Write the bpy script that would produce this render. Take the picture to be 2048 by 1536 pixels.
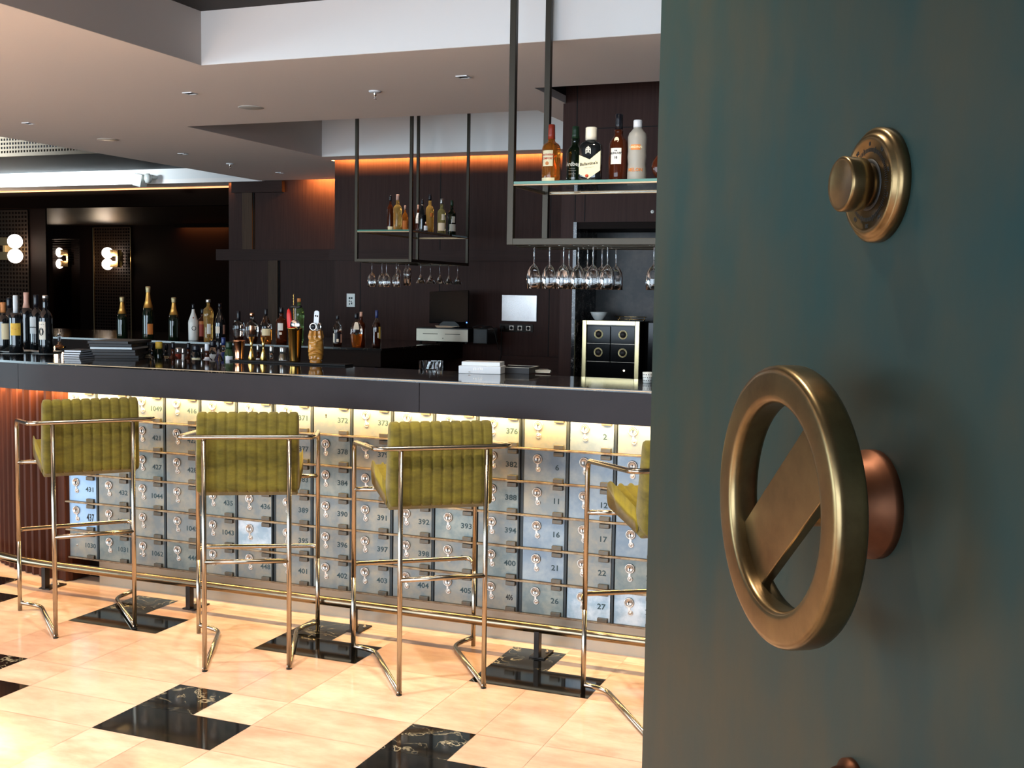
import bpy, math, random
from math import sin, cos, pi, sqrt, radians
from mathutils import Vector, Matrix
random.seed(7)
SC = bpy.context.scene
COL = SC.collection
for o in list(bpy.data.objects):
    bpy.data.objects.remove(o)

# ------------------------------------------------------------------ camera
F_PX, YAW, PITCH, ROLL = 2290.1, 0.3741, 0.0791, 0.0159
CAM = Vector((2.8243, -3.3971, 1.5653))
fw = Vector((-sin(YAW)*cos(PITCH), cos(YAW)*cos(PITCH), -sin(PITCH)))
r0 = Vector((cos(YAW), sin(YAW), 0)); u0 = r0.cross(fw)
RT = r0*cos(ROLL) + u0*sin(ROLL); UP = -r0*sin(ROLL) + u0*cos(ROLL)
cd = bpy.data.cameras.new('camera'); cam = bpy.data.objects.new('camera', cd); COL.objects.link(cam)
m = Matrix((RT, UP, -fw)).transposed().to_4x4(); m.translation = CAM
cam.matrix_world = m
cd.sensor_width = 36.0; cd.lens = F_PX/2048*36.0; cd.clip_start = 0.02; cd.clip_end = 60
SC.camera = cam

# ------------------------------------------------------------------ view + world
SC.view_settings.view_transform = 'Standard'; SC.view_settings.look = 'None'
SC.view_settings.exposure = 0.36; SC.view_settings.gamma = 1.0
SC.view_settings.use_curve_mapping = False
W = bpy.data.worlds.new('world'); SC.world = W; W.use_nodes = True
W.node_tree.nodes['Background'].inputs[0].default_value = (0.55, 0.68, 0.85, 1)
W.node_tree.nodes['Background'].inputs[1].default_value = 0.10

def area(name, loc, aim, sx, sy, power, col, spread=180):
    l = bpy.data.lights.new(name, 'AREA'); l.shape = 'RECTANGLE'; l.size = sx; l.size_y = sy
    l.energy = power; l.color = col; l.spread = radians(spread)
    o = bpy.data.objects.new(name, l); COL.objects.link(o); o.location = loc
    o.rotation_euler = (Vector(aim)).to_track_quat('-Z', 'Y').to_euler(); return o
def spot(name, loc, aim, power, col, ang=70, blend=.5, r=.03):
    l = bpy.data.lights.new(name, 'SPOT'); l.energy = power; l.color = col
    l.spot_size = radians(ang); l.spot_blend = blend; l.shadow_soft_size = r
    o = bpy.data.objects.new(name, l); COL.objects.link(o); o.location = loc
    o.rotation_euler = (Vector(aim)).to_track_quat('-Z', 'Y').to_euler(); return o
WARM = (1.0, .74, .42); DAY = (.70, .85, 1.0)
area('window_daylight', (-1.0, -8.0, 1.7), (.0, 1, .16), 9.0, 3.0, 640, DAY)
area('left_day_fill', (-11.0, -5.0, 1.5), (1, .35, .22), 7.0, 2.2, 440, (.66, .88, 1.0))  # unseen cool lamp added to lift the ceiling, mostly on the left
area('upstand_fill', (-9.6, 4.2, 2.93), (.06, 1, .0), 4.0, .10, 170, (.8, .93, 1.0), 60)  # unseen strip lamp added to whiten the upstand
for i, (x, y, p) in enumerate([(-4.4, -1.4, 270), (-3.0, -3.4, 300), (-.6, -4.4, 320), (-3.9, 1.6, 60), (1.0, -5.4, 260), (-4.3, -4.5, 280), (-2.6, .1, 40), (-1.1, .0, 62), (.35, -.1, 80), (1.6, -.2, 95), (.3, -1.6, 70), (1.9, -1.7, 70), (-1.4, -1.5, 40)]):  # leading, out-of-view spots are added to lift the ceiling by floor bounce
    spot('downlight_and_bounce_beam', (x, y, 3.05 if x > -1.25 else 2.815), (0, .03, -1), p*2.15*(1.2 if p > 140 else 1), (1.0, .88, .73), 88, .8, .035)
LEDC = (1.0, .68, .28)
area('counter_led', (.8, 1.285, 1.028), (0, .14, -1), 4.9, .02, 40, LEDC, 170)
for k in range(5):
    a = (k+.5)*.13
    area('counter_led_curve', (-1.65-1.58*sin(a), 2.9-1.58*cos(a), 1.028), (-.05, .1, -1), .2, .02, 2.2, (1, .6, .25), 170)
area('cove_led_back', (-1.3, 6.44, 2.93), (0, .28, -1), 3.3, .03, 190, (1.0, .47, .12), 160)
area('cove_led_left', (-3.65, 8.10, 2.93), (0, .28, -1), 1.2, .03, 75, (1.0, .47, .12), 160)
area('cove_led_pilaster', (-5.33, 8.172, 2.826), (0, .2, -1), .14, .02, .9, (1.0, .47, .12), 160)
spot('pendant_beam', (1.3, .9, 3.05), (0.05, .45, -1), 60, (1, .86, .68), 60, .6, .04)
spot('station_beam', (-1.8, 3.6, 2.82), (0, .55, -1), 60, (1, .8, .6), 80, .7, .04)
spot('station_beam_far', (-1.5, 5.0, 3.2), (0, .05, -1), 50, (1, .84, .66), 70, .7, .04)

# ------------------------------------------------------------------ rays: pixel of the 2048x1536 frame -> point on a real plane
def ray(x, y): return RT*((x-1024)/F_PX) + UP*((768-y)/F_PX) + fw
def atY(x, y, Y): d = ray(x, y); return CAM + d*((Y-CAM.y)/d.y)
def onZ(x, y, Z): d = ray(x, y); return CAM + d*((Z-CAM.z)/d.z)
def face_cam(p): return math.atan2(CAM.y-p[1], CAM.x-p[0])   # azimuth towards where guests stand

# ------------------------------------------------------------------ materials
MATS = {}
def pmat(name, col, rough=.5, metal=0, trans=0, ior=1.45, noise=None, bump=None, emit=None, spec=None, sheen=0, stretch=(1, 1, 1), rnd=0, coat=0, alpha=1):
    """noise=(scale, colour2, contrast_lo, contrast_hi, detail)"""
    mt = bpy.data.materials.new(name); mt.use_nodes = True; nt = mt.node_tree; N = nt.nodes; L = nt.links
    b = N['Principled BSDF']
    b.inputs['Base Color'].default_value = (*col, 1); b.inputs['Roughness'].default_value = rough
    b.inputs['Metallic'].default_value = metal; b.inputs['IOR'].default_value = ior
    b.inputs['Transmission Weight'].default_value = trans
    b.inputs['Coat Weight'].default_value = coat
    if spec is not None: b.inputs['Specular IOR Level'].default_value = spec
    if sheen: b.inputs['Sheen Weight'].default_value = sheen; b.inputs['Sheen Roughness'].default_value = .4
    if emit: b.inputs['Emission Color'].default_value = (*emit[0], 1); b.inputs['Emission Strength'].default_value = emit[1]
    tc = N.new('ShaderNodeTexCoord'); mp = N.new('ShaderNodeMapping'); mp.inputs['Scale'].default_value = stretch
    L.new(tc.outputs['Object'], mp.inputs['Vector']); out = None
    if rnd:
        oi = N.new('ShaderNodeObjectInfo'); ad = N.new('ShaderNodeVectorMath'); ad.operation = 'ADD'
        sc = N.new('ShaderNodeVectorMath'); sc.operation = 'SCALE'; sc.inputs[3].default_value = 37.0
        cx = N.new('ShaderNodeCombineXYZ'); L.new(oi.outputs['Random'], cx.inputs[0]); L.new(oi.outputs['Random'], cx.inputs[2])
        L.new(cx.outputs[0], sc.inputs[0]); L.new(mp.outputs[0], ad.inputs[0]); L.new(sc.outputs[0], ad.inputs[1]); vec = ad.outputs[0]
    else: vec = mp.outputs[0]
    if noise:
        n = N.new('ShaderNodeTexNoise'); n.inputs['Scale'].default_value = noise[0]; n.inputs['Detail'].default_value = noise[4] if len(noise) > 4 else 5
        n.inputs['Roughness'].default_value = .62
        L.new(vec, n.inputs['Vector'])
        cr = N.new('ShaderNodeValToRGB'); cr.color_ramp.elements[0].position = noise[2]; cr.color_ramp.elements[1].position = noise[3]
        cr.color_ramp.elements[0].color = (*col, 1); cr.color_ramp.elements[1].color = (*noise[1], 1)
        L.new(n.outputs['Fac'], cr.inputs[0]); out = cr.outputs[0]
        if rnd:
            hs = N.new('ShaderNodeHueSaturation'); mr = N.new('ShaderNodeMapRange')
            mr.inputs[3].default_value = 1-rnd; mr.inputs[4].default_value = 1+rnd
            L.new(oi.outputs['Random'], mr.inputs[0]); L.new(mr.outputs[0], hs.inputs['Value']); L.new(out, hs.inputs['Color']); out = hs.outputs[0]
        L.new(out, b.inputs['Base Color'])
    if bump:
        n2 = N.new('ShaderNodeTexNoise'); n2.inputs['Scale'].default_value = bump[0]; n2.inputs['Detail'].default_value = 4
        L.new(vec, n2.inputs['Vector']); bp = N.new('ShaderNodeBump'); bp.inputs['Strength'].default_value = bump[1]; bp.inputs['Distance'].default_value = bump[2]
        L.new(n2.outputs['Fac'], bp.inputs['Height']); L.new(bp.outputs[0], b.inputs['Normal'])
    MATS[name] = mt; return mt
def veined(name, base, vein, scale, width, rough, tint=None, two=True):
    mt = pmat(name, base, rough); nt = mt.node_tree; N = nt.nodes; L = nt.links; b = N['Principled BSDF']
    tc = N.new('ShaderNodeTexCoord'); n = N.new('ShaderNodeTexNoise'); n.inputs['Scale'].default_value = scale; n.inputs['Detail'].default_value = 7; n.inputs['Distortion'].default_value = 1.3
    L.new(tc.outputs['Object'], n.inputs['Vector'])
    cr = N.new('ShaderNodeValToRGB'); e = cr.color_ramp.elements
    e[0].position = .5-width; e[0].color = (*base, 1); e[1].position = .5; e[1].color = (*vein, 1)
    x = e.new(.5+width); x.color = (*base, 1)
    L.new(n.outputs['Fac'], cr.inputs[0]); last = cr.outputs[0]
    n3 = N.new('ShaderNodeTexNoise'); n3.inputs['Scale'].default_value = scale*.6; n3.inputs['Detail'].default_value = 4
    L.new(tc.outputs['Object'], n3.inputs['Vector'])
    mk = N.new('ShaderNodeMapRange'); mk.inputs[1].default_value = .42; mk.inputs[2].default_value = .62; L.new(n3.outputs['Fac'], mk.inputs[0])
    mx = N.new('ShaderNodeMixRGB'); mx.inputs[1].default_value = (*(tint or base), 1)
    L.new(mk.outputs[0], mx.inputs[0]); L.new(last, mx.inputs[2]); L.new(mx.outputs[0], b.inputs['Base Color'])
    return mt
def wood(name, c1, c2, rough=.45, axis='Z', scale=9):
    st = {'Z': (14, 14, .55), 'X': (.55, 14, 14), 'Y': (14, .55, 14)}[axis]
    return pmat(name, c1, rough, spec=.12, noise=(scale*.55, c2, .3, .72, 6), stretch=st, bump=(60, .12, .001))
veined('marble_black', (.0035, .0033, .003), (.42, .36, .24), 9, .022, .06)
pmat('marble_plain', (.0045, .004, .0036), .07)
veined('marble_top', (.006, .0055, .0052), (.22, .17, .11), 16, .02, .07)
for i, (a, t) in enumerate([((.70, .50, .36), (.50, .29, .19)), ((.62, .40, .28), (.76, .56, .41)), ((.50, .29, .20), (.66, .45, .32)), ((.74, .55, .41), (.56, .35, .24))]):
    pmat('marble_cream%d' % i, a, .13, noise=(2.6+i*.5, t, .35, .68, 7), stretch=(1, 2.2, 1))
pmat('grout', (.45, .33, .2), .6)
wood('wood_wall', (.029, .0115, .0085), (.046, .0195, .0145))
wood('wood_light', (.052, .028, .016), (.082, .046, .027))
wood('wood_h', (.027, .012, .009), (.040, .018, .014), axis='X')
wood('wood_slat', (.040, .012, .006), (.070, .021, .010), .45)
pmat('wood_dark', (.0085, .0042, .0028), .55, spec=.08)
pmat('wood_gloss', (.008, .0042, .0025), .42, spec=.2)
pmat('wood_matt', (.006, .0035, .0025), .9, spec=0)
pmat('fascia', (.0115, .0066, .0075), .46, spec=.28, noise=(3, (.015, .009, .0103), .4, .6))
pmat('brass_trim', (.75, .52, .25), .25, 1); pmat('edge_metal', (.30, .21, .13), .4, .9)
pmat('plinth', (.30, .27, .22), .42, .85, noise=(5, (.36, .30, .22), .35, .7), stretch=(1, 1, .3))
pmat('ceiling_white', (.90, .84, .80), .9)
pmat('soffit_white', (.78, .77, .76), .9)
pmat('coffer_side_shaded', (.55, .50, .47), .9)  # darker soffit paint: shade of the left coffer faces put into the colour
pmat('ceiling_dark', (.016, .012, .010), .7)
pmat('ceiling_slate', (.03, .033, .035), .7)
pmat('lattice', (.20, .15, .10), .5)
pmat('lattice_gold', (.024, .012, .0045), .5, .3)
pmat('steel', (.40, .345, .275), .22, 1, bump=(30, .05, .001))
pmat('steel_frame', (.040, .032, .022), .38, .6)
pmat('rail_steel', (.26, .20, .13), .26, 1)
pmat('black_iron', (.03, .022, .017), .35, .5)
pmat('lock_steel', (.72, .66, .60), .28, .85, noise=(60, (.5, .44, .38), .35, .7))
pmat('lock_ring', (.42, .36, .31), .35, .8)
pmat('void_black', (.001, .001, .001), .8)
pmat('hinge', (.10, .10, .09), .4, .6, noise=(70, (.12, .09, .06), .4, .65))
pmat('divider', (.035, .042, .045), .45, .5)
pmat('shelf_strip', (.30, .23, .15), .45, .6, noise=(25, (.16, .10, .06), .4, .65))
STEELS = []
for nm, a, c in [('door_grey', (.185, .205, .205), (.30, .27, .21)), ('door_green', (.15, .185, .185), (.27, .28, .24)), ('door_blue', (.18, .23, .28), (.27, .31, .33)),
                 ('door_bright', (.30, .46, .66), (.34, .50, .70)), ('door_stain', (.30, .40, .48), (.62, .68, .72))]:
    pmat(nm, a, .40, .35, noise=(9, c, .42, .62, 8), rnd=.12); STEELS.append(nm)
pmat('ink', (.022, .048, .055), .6); pmat('ink_black', (.006, .006, .006), .6)
pmat('velvet', (.085, .066, .006), .9, noise=(11, (.165, .128, .011), .35, .66, 8), sheen=.15, bump=(220, .5, .002), stretch=(1, 1, 2.5))
pmat('velvet_seat', (.27, .20, .012), .9, noise=(14, (.17, .13, .011), .4, .7, 8), sheen=.1, bump=(220, .5, .002))
pmat('patina', (.008, .031, .032), .45, .2, spec=.3, noise=(6.0, (.034, .036, .025), .36, .70, 14), stretch=(1, 1, .45), bump=(40, .12, .001))
pmat('aged_brass', (.25, .175, .082), .30, .95, noise=(9, (.14, .088, .040), .38, .66, 8), bump=(30, .05, .001))
pmat('dark_brass', (.11, .065, .03), .4, .8, noise=(20, (.22, .13, .05), .4, .7))
pmat('copper_red', (.22, .085, .042), .45, .9, noise=(10, (.12, .048, .026), .4, .7))
pmat('copper', (.85, .38, .20), .18, 1); pmat('gold', (.80, .50, .14), .16, 1); pmat('gold_pale', (.78, .64, .34), .28, .9)
pmat('chrome', (.75, .74, .72), .12, 1); pmat('brushed', (.36, .31, .25), .3, 1)
pmat('ceramic', (.75, .76, .72), .3); pmat('white', (.85, .86, .88), .35); pmat('paper', (.80, .74, .62), .7); pmat('paper_cool', (.62, .68, .70), .6)
pmat('paper_yellow', (.75, .48, .06), .6); pmat('label_cream', (.86, .76, .48), .55); pmat('label_white', (.80, .79, .74), .55)
pmat('black_plastic', (.008, .008, .008), .35); pmat('rubber', (.006, .006, .006), .7); pmat('screen', (.003, .003, .003), .12, spec=.25)
pmat('leather_black', (.016, .012, .011), .5)
pmat('glass', (1, 1, 1), .01, trans=1, ior=1.46); pmat('shelf_glass', (.80, .93, .88), .02, trans=1, ior=1.5)
pmat('glass_edge', (.10, .30, .24), .08, trans=.3)
pmat('glass_dark', (.006, .007, .008), .05, spec=.8); pmat('glass_green', (.005, .010, .004), .06, spec=.6)
pmat('glass_green_tr', (.25, .42, .16), .03, trans=.85, ior=1.4)
pmat('amber', (.80, .27, .035), .03, trans=.8, ior=1.36); pmat('amber_dark', (.085, .018, .006), .04, trans=.4, ior=1.36)
pmat('gold_liquid', (.88, .56, .16), .03, trans=.8, ior=1.36); pmat('pale_liquid', (.80, .76, .34), .03, trans=.85, ior=1.36)
pmat('frost', (.50, .48, .43), .42, trans=.35, ior=1.4)
pmat('foil_gold', (.78, .42, .10), .38, .7, bump=(160, .5, .002)); pmat('foil_pale', (.62, .52, .28), .38, .6, bump=(260, .9, .003))
pmat('cap_black', (.008, .008, .012), .3); pmat('cap_red', (.32, .035, .015), .35); pmat('cap_cream', (.80, .76, .62), .45); pmat('cap_blue', (.02, .035, .14), .3)
pmat('cap_green', (.012, .035, .014), .4); pmat('cork', (.50, .20, .06), .6); pmat('cap_pink', (.62, .36, .27), .4); pmat('cap_silver', (.6, .58, .55), .3, .9)
pmat('red_rubber', (.82, .025, .018), .42); pmat('seal_red', (.55, .06, .02), .5); pmat('orange_print', (.65, .22, .05), .5); pmat('print_cream', (.75, .72, .62), .5)
pmat('label_red', (.45, .06, .03), .5); pmat('tiki', (.62, .27, .045), .22, noise=(12, (.45, .16, .02), .4, .7), coat=.4)
pmat('globe', (1, .9, .8), .4, emit=((1, .84, .72), 9.0)); pmat('led_blue', (.02, .05, 1), .4, emit=((.05, .15, 1), 6)); pmat('led_white', (1, 1, 1), .4, emit=((1, .85, .7), 5))
pmat('led_warm', (1, .8, .5), .4, emit=((1, .72, .38), 5.0)); pmat('led_orange', (1, .5, .2), .4, emit=((1, .40, .16), 1.0))
pmat('mirror', (.85, .80, .78), .22, 1)
pmat('tan_metal', (.035, .027, .02), .4, .5)
pmat('wall_metal', (.022, .017, .013), .2, .5)
veined('marble_frame', (.012, .012, .013), (.42, .38, .36), 30, .05, .1)
pmat('marble_niche_reflect', (.004, .004, .004), .35, spec=.3, noise=(3.2, (.10, .075, .06), .45, .70, 12))  # brown blotches paint a reflection into the black stone

# ------------------------------------------------------------------ mesh builder
class MB:
    def __init__(s): s.v = []; s.f = []; s.m = []; s.s = []
    def add(s, vs, fs, mat=0, smooth=False, M=None):
        b = len(s.v)
        s.v += [tuple(M @ Vector(p)) if M else tuple(p) for p in vs]
        for f in fs: s.f.append([b+i for i in f]); s.m.append(mat); s.s.append(smooth)
        return s
    def box(s, x0, y0, z0, x1, y1, z1, mat=0, M=None):
        v = [(x, y, z) for x in (x0, x1) for y in (y0, y1) for z in (z0, z1)]
        return s.add(v, [(0, 1, 3, 2), (4, 6, 7, 5), (0, 4, 5, 1), (2, 3, 7, 6), (0, 2, 6, 4), (1, 5, 7, 3)], mat, False, M)
    def lathe(s, prof, seg=24, c=(0, 0, 0), mat=0, sx=1, sy=1, p=2, M=None, caps=True, smooth=True):
        vs = []; fs = []; n = len(prof)
        for r, z in prof:
            for k in range(seg):
                a = 2*pi*k/seg; X, Y = sec(a, p)
                vs.append((c[0]+r*X*sx, c[1]+r*Y*sy, c[2]+z))
        for i in range(n-1):
            for k in range(seg):
                k2 = (k+1) % seg; fs.append((i*seg+k, i*seg+k2, (i+1)*seg+k2, (i+1)*seg+k))
        if caps:
            if prof[0][0] > 1e-5: fs.append(tuple(range(seg-1, -1, -1)))
            if prof[-1][0] > 1e-5: fs.append(tuple((n-1)*seg+k for k in range(seg)))
        return s.add(vs, fs, mat, smooth, M)
    def tube(s, pts, r, seg=10, mat=0, closed=False, M=None, caps=True):
        P = [Vector(p) for p in pts]; n = len(P); vs = []; fs = []
        T = []
        for i in range(n):
            a = P[i]-P[i-1] if (i > 0 or closed) else P[1]-P[0]
            b = P[(i+1) % n]-P[i] if (i < n-1 or closed) else a
            T.append((a.normalized()+b.normalized()).normalized())
        up = Vector((0, 0, 1)) if abs(T[0].z) < .9 else Vector((1, 0, 0))
        nn = (up - T[0]*up.dot(T[0])).normalized()
        for i in range(n):
            nn = (nn - T[i]*nn.dot(T[i])).normalized(); bb = T[i].cross(nn)
            for k in range(seg):
                a = 2*pi*k/seg; vs.append(P[i] + nn*(r*cos(a)) + bb*(r*sin(a)))
        for i in range(n if closed else n-1):
            j = (i+1) % n
            for k in range(seg):
                k2 = (k+1) % seg; fs.append((i*seg+k, i*seg+k2, j*seg+k2, j*seg+k))
        if not closed and caps: fs += [tuple(range(seg-1, -1, -1)), tuple((n-1)*seg+k for k in range(seg))]
        return s.add(vs, fs, mat, True, M)
    def prism(s, poly, z0, z1, mat=0, M=None, smooth=False):
        n = len(poly); vs = [(x, y, z0) for x, y in poly] + [(x, y, z1) for x, y in poly]
        fs = [tuple(range(n-1, -1, -1)), tuple(range(n, 2*n))] + [(i, (i+1) % n, n+(i+1) % n, n+i) for i in range(n)]
        return s.add(vs, fs, mat, smooth, M)
    def build(s, name, mats, parent=None, loc=None, rot=None, bevel=0, bseg=2):
        me = bpy.data.meshes.new(name); me.from_pydata(s.v, [], s.f); me.update()
        for x in (mats if isinstance(mats, (list, tuple)) else [mats]): me.materials.append(MATS[x])
        me.polygons.foreach_set('material_index', s.m); me.polygons.foreach_set('use_smooth', s.s)
        me.validate(); me.update()
        o = bpy.data.objects.new(name, me); COL.objects.link(o)
        if parent: o.parent = parent
        if loc is not None: o.location = loc
        if rot is not None: o.rotation_euler = (0, 0, rot)
        if bevel:
            b = o.modifiers.new('bevel', 'BEVEL'); b.width = bevel; b.segments = bseg; b.limit_method = 'ANGLE'; b.angle_limit = radians(50)
        return o
def sec(a, p=2):
    c, s = cos(a), sin(a)
    if p == 2: return c, s
    k = (abs(c)**p + abs(s)**p)**(-1/p); return c*k, s*k
def Rz(a): return Matrix.Rotation(a, 4, 'Z')
def Rx(a): return Matrix.Rotation(a, 4, 'X')
def Ry(a): return Matrix.Rotation(a, 4, 'Y')
def Tr(x, y, z): return Matrix.Translation((x, y, z))
def tag(o, label, cat, group=None):
    o['label'] = label; o['category'] = cat
    if group: o['group'] = group
    return o
def thing(name, label, cat, loc=(0, 0, 0), rot=0, group=None):
    o = bpy.data.objects.new(name, None); o.empty_display_size = .05; COL.objects.link(o)
    o.location = loc; o.rotation_euler = (0, 0, rot); return tag(o, label, cat, group)
def struct(o): o['kind'] = 'structure'; return o
def bend_path(pts, rad, n=6):
    """round the corners of a polyline"""
    P = [Vector(p) for p in pts]; out = [P[0]]
    for i in range(1, len(P)-1):
        a = (P[i-1]-P[i]); b = (P[i+1]-P[i]); la, lb = a.length, b.length
        r = min(rad, la*.49, lb*.49); A = P[i]+a.normalized()*r; B = P[i]+b.normalized()*r
        for k in range(n+1):
            t = k/n; out.append(A*(1-t)**2 + P[i]*2*t*(1-t) + B*t*t)
    out.append(P[-1]); return out
TXT = {}; BOLD = .022
def text_mesh(s, size, depth=.0006):
    """flat writing, x right, y up, centred"""
    k = (s, size, depth)
    if k in TXT: return TXT[k]
    c = bpy.data.curves.new('writing', 'FONT'); c.body = s; c.size = size; c.extrude = depth; c.align_x = 'CENTER'; c.align_y = 'CENTER'; c.resolution_u = 2; c.offset = size*BOLD
    o = bpy.data.objects.new('writing', c); COL.objects.link(o)
    dg = bpy.context.evaluated_depsgraph_get(); me = bpy.data.meshes.new_from_object(o.evaluated_get(dg))
    COL.objects.unlink(o); bpy.data.objects.remove(o); TXT[k] = me; return me
def text_mb(s, size, fn, depth=.0006, sx=1.0):
    me = text_mesh(s, size, depth); mb = MB()
    mb.add([fn(v.co.x*sx, v.co.y, v.co.z) for v in me.vertices], [tuple(p.vertices) for p in me.polygons]); return mb

# ------------------------------------------------------------------ setting: floor
U = .25; PX, PY = 4.1079*U, 3.9936*U
mb = MB(); mb.box(-13, -6, -.12, 6.5, 15, -.0012, 6)
xs = [0, 1*U, 2.018*U, PX]; ys = [-.9845*U, 0, 1*U, PY-.9845*U]
kinds = [[0, 0, None], [1, None, None], [None, None, None]]
rnd = random.Random(3)
for i in range(-9, 4):
    for j in range(-6, 8):
        ox, oy = i*PX, j*PY
        if not(-9.5 < ox < 4.5 and -5 < oy < 8): continue
        for a in range(3):
            for b in range(3):
                x0, x1, y0, y1 = ox+xs[a], ox+xs[a+1], oy+ys[b], oy+ys[b+1]; g = .0007
                if b == 0 and a == 1: continue
                if b == 0 and a == 0: x1 = ox+xs[2]; mt = 0
                elif b == 1 and a == 0: mt = 1
                else: mt = 2+rnd.randrange(4)
                if mt > 1 and a == 2 and b == 2:
                    mt = 3; mb.add([(x0+g, y0+g, 0), (x1-g, y0+g, 0), (x1-g, y1-g, 0), (x0+g, y1-g, 0)], [(0, 1, 2, 3)], 5 if rnd.random() < .5 else 2)
                    continue
                mb.add([(x0+g, y0+g, 0), (x1-g, y0+g, 0), (x1-g, y1-g, 0), (x0+g, y1-g, 0)], [(0, 1, 2, 3)], mt)
struct(mb.build('floor', ['marble_plain', 'marble_black', 'marble_cream0', 'marble_cream1', 'marble_cream2', 'marble_cream3', 'grout']))

# ------------------------------------------------------------------ setting: ceiling with its coffers
ZC = 2.83
def hole_slab(mb, X0, X1, Y0, Y1, z0, z1, holes, mat=0):
    xs = sorted({X0, X1, *[h[0] for h in holes], *[h[1] for h in holes]}); ys = sorted({Y0, Y1, *[h[2] for h in holes], *[h[3] for h in holes]})
    for i in range(len(xs)-1):
        for j in range(len(ys)-1):
            cx, cy = (xs[i]+xs[i+1])/2, (ys[j]+ys[j+1])/2
            if any(h[0] < cx < h[1] and h[2] < cy < h[3] for h in holes): continue
            mb.box(xs[i], ys[j], z0, xs[i+1], ys[j+1], z1, mat)
mb = MB()
H1 = (-1.275, 6.0, -5.5, 2.125); H2 = (-2.92, .02, 4.15, 6.19); H3 = (.30, 3.2, 3.33, 3.98)
hole_slab(mb, -4.90, 6.5, -6, 6.47, ZC, ZC+.05, [H1, H2, H3])
hole_slab(mb, -4.90, -2.99, 6.47, 8.11, ZC, ZC+.05, [])
hole_slab(mb, -13, -4.90, 8.15, 8.64, ZC, ZC+.05, [])
struct(mb.build('ceiling', 'ceiling_white'))
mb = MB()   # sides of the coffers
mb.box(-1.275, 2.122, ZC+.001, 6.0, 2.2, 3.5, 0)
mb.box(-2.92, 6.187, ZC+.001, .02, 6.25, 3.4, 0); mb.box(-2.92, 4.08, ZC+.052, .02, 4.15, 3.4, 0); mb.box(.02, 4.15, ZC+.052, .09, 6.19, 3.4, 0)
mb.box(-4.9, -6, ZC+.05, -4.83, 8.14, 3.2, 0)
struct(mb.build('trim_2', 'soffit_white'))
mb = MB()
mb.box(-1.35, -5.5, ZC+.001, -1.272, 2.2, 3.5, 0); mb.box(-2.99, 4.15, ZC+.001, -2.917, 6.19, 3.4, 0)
struct(mb.build('trim_3', 'coffer_side_shaded'))
mb = MB(); mb.box(-2.99, 4.08, 3.4, .09, 6.25, 3.45, 0)
struct(mb.build('trim_4', 'soffit_white'))
mb = MB(); mb.box(-1.35, -5.5, 3.13, 6.0, 2.125, 3.2, 0)
mb.box(.23, 3.33, ZC+.051, .30, 3.98, 3.6, 0); mb.box(.23, 3.26, ZC+.051, 3.2, 3.33, 3.6, 0); mb.box(.23, 3.26, 3.6, 3.2, 3.98, 3.65, 0)
struct(mb.build('trim_5', 'ceiling_dark'))
# bright daylit upstand over the left hall, dark ceiling, lattice screen
mb = MB(); mb.box(-13, 4.1, 2.84, -7.45, 6.5, 2.86); struct(mb.build('hidden_light_shelf', 'ceiling_slate'))  # unseen shelf added to block the upstand lamp's low rays
mb = MB(); mb.box(-13, 8.15, ZC+.05, -4.9, 8.22, 3.01); struct(mb.build('trim_6', 'soffit_white'))
mb = MB(); mb.box(-13, 6.62, 3.005, -4.9, 8.15, 3.08); struct(mb.build('trim_7', 'ceiling_slate'))
mb = MB(); pt = .040*1.02; X0 = -8.3; nx = 66; hh = .0
for i in range(nx): mb.box(X0+i*pt, 6.60, 3.005, X0+i*pt+.017, 6.612, 3.40)
for j in range(9): mb.box(X0, 6.597, 3.02+j*.045, X0+nx*pt, 6.608, 3.02+j*.045+.02)
mb.box(X0, 6.59, 3.0, X0+nx*pt, 6.615, 3.022)
tag(mb.build('lattice_screen', 'lattice'), 'pale woven lattice strip hung high above the dark hall, upper left corner', 'screen')
mb = MB(); mb.box(-13, 6.55, 3.42, -4.9, 6.60, 4.2); mb.box(-13, -6, 4.2, -4.9, 6.6, 4.25); struct(mb.build('trim_8', 'ceiling_slate'))

# ------------------------------------------------------------------ setting: walls
YB, YL, YN = 6.53, 8.20, 3.93
mb = MB(); mb.box(-2.975, YB, 0, .30, YB+.12, 3.05); struct(mb.build('wall_back', 'wood_wall'))
mb = MB()
for x in (-1.83, -.72): mb.box(x-.004, YB-.0015, 0, x+.004, YB+.01, 3.0)
mb.box(-2.69, YB-.0015, 0, -2.682, YB+.01, 1.86)
struct(mb.build('trim_9', 'void_black'))
mb = MB(); mb.box(-3.02, YB-.028, 1.86, .29, YB-.001, 1.965); mb.box(-1.2, YB-.03, .868, .28, YB-.001, .985); struct(mb.build('trim_10', 'wood_h'))
mb = MB(); mb.box(-2.975, YB+.12, 0, -2.90, YL, 3.05); mb.box(-5.40, YL, 0, -2.975, YL+.15, ZC+.2); struct(mb.build('wall_left', 'wood_wall'))
mb = MB(); mb.box(-5.55, YL-.05, 1.905, -3.0, YL-.002, 2.035); mb.box(-5.32, YL-.06, 2.70, -4.62, YL-.002, 2.835-.006); struct(mb.build('trim_11', 'wood_h'))
mb = MB(); mb.box(-5.19, YL-.03, 2.035, -5.05, YL-.002, 2.70); mb.box(-4.83, YL-.03, .4, -4.70, YL-.002, 1.905); struct(mb.build('trim_12', 'wood_light'))
mb = MB(); mb.box(-5.05, YL-.012, 2.035, -5.035, YL-.001, 2.70); mb.box(-4.70, YL-.012, .4, -4.685, YL-.001, 1.905); mb.box(-3.0, YB+.1, .4, -2.976, YB+.13, 1.86); struct(mb.build('trim_13', 'void_black'))
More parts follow.
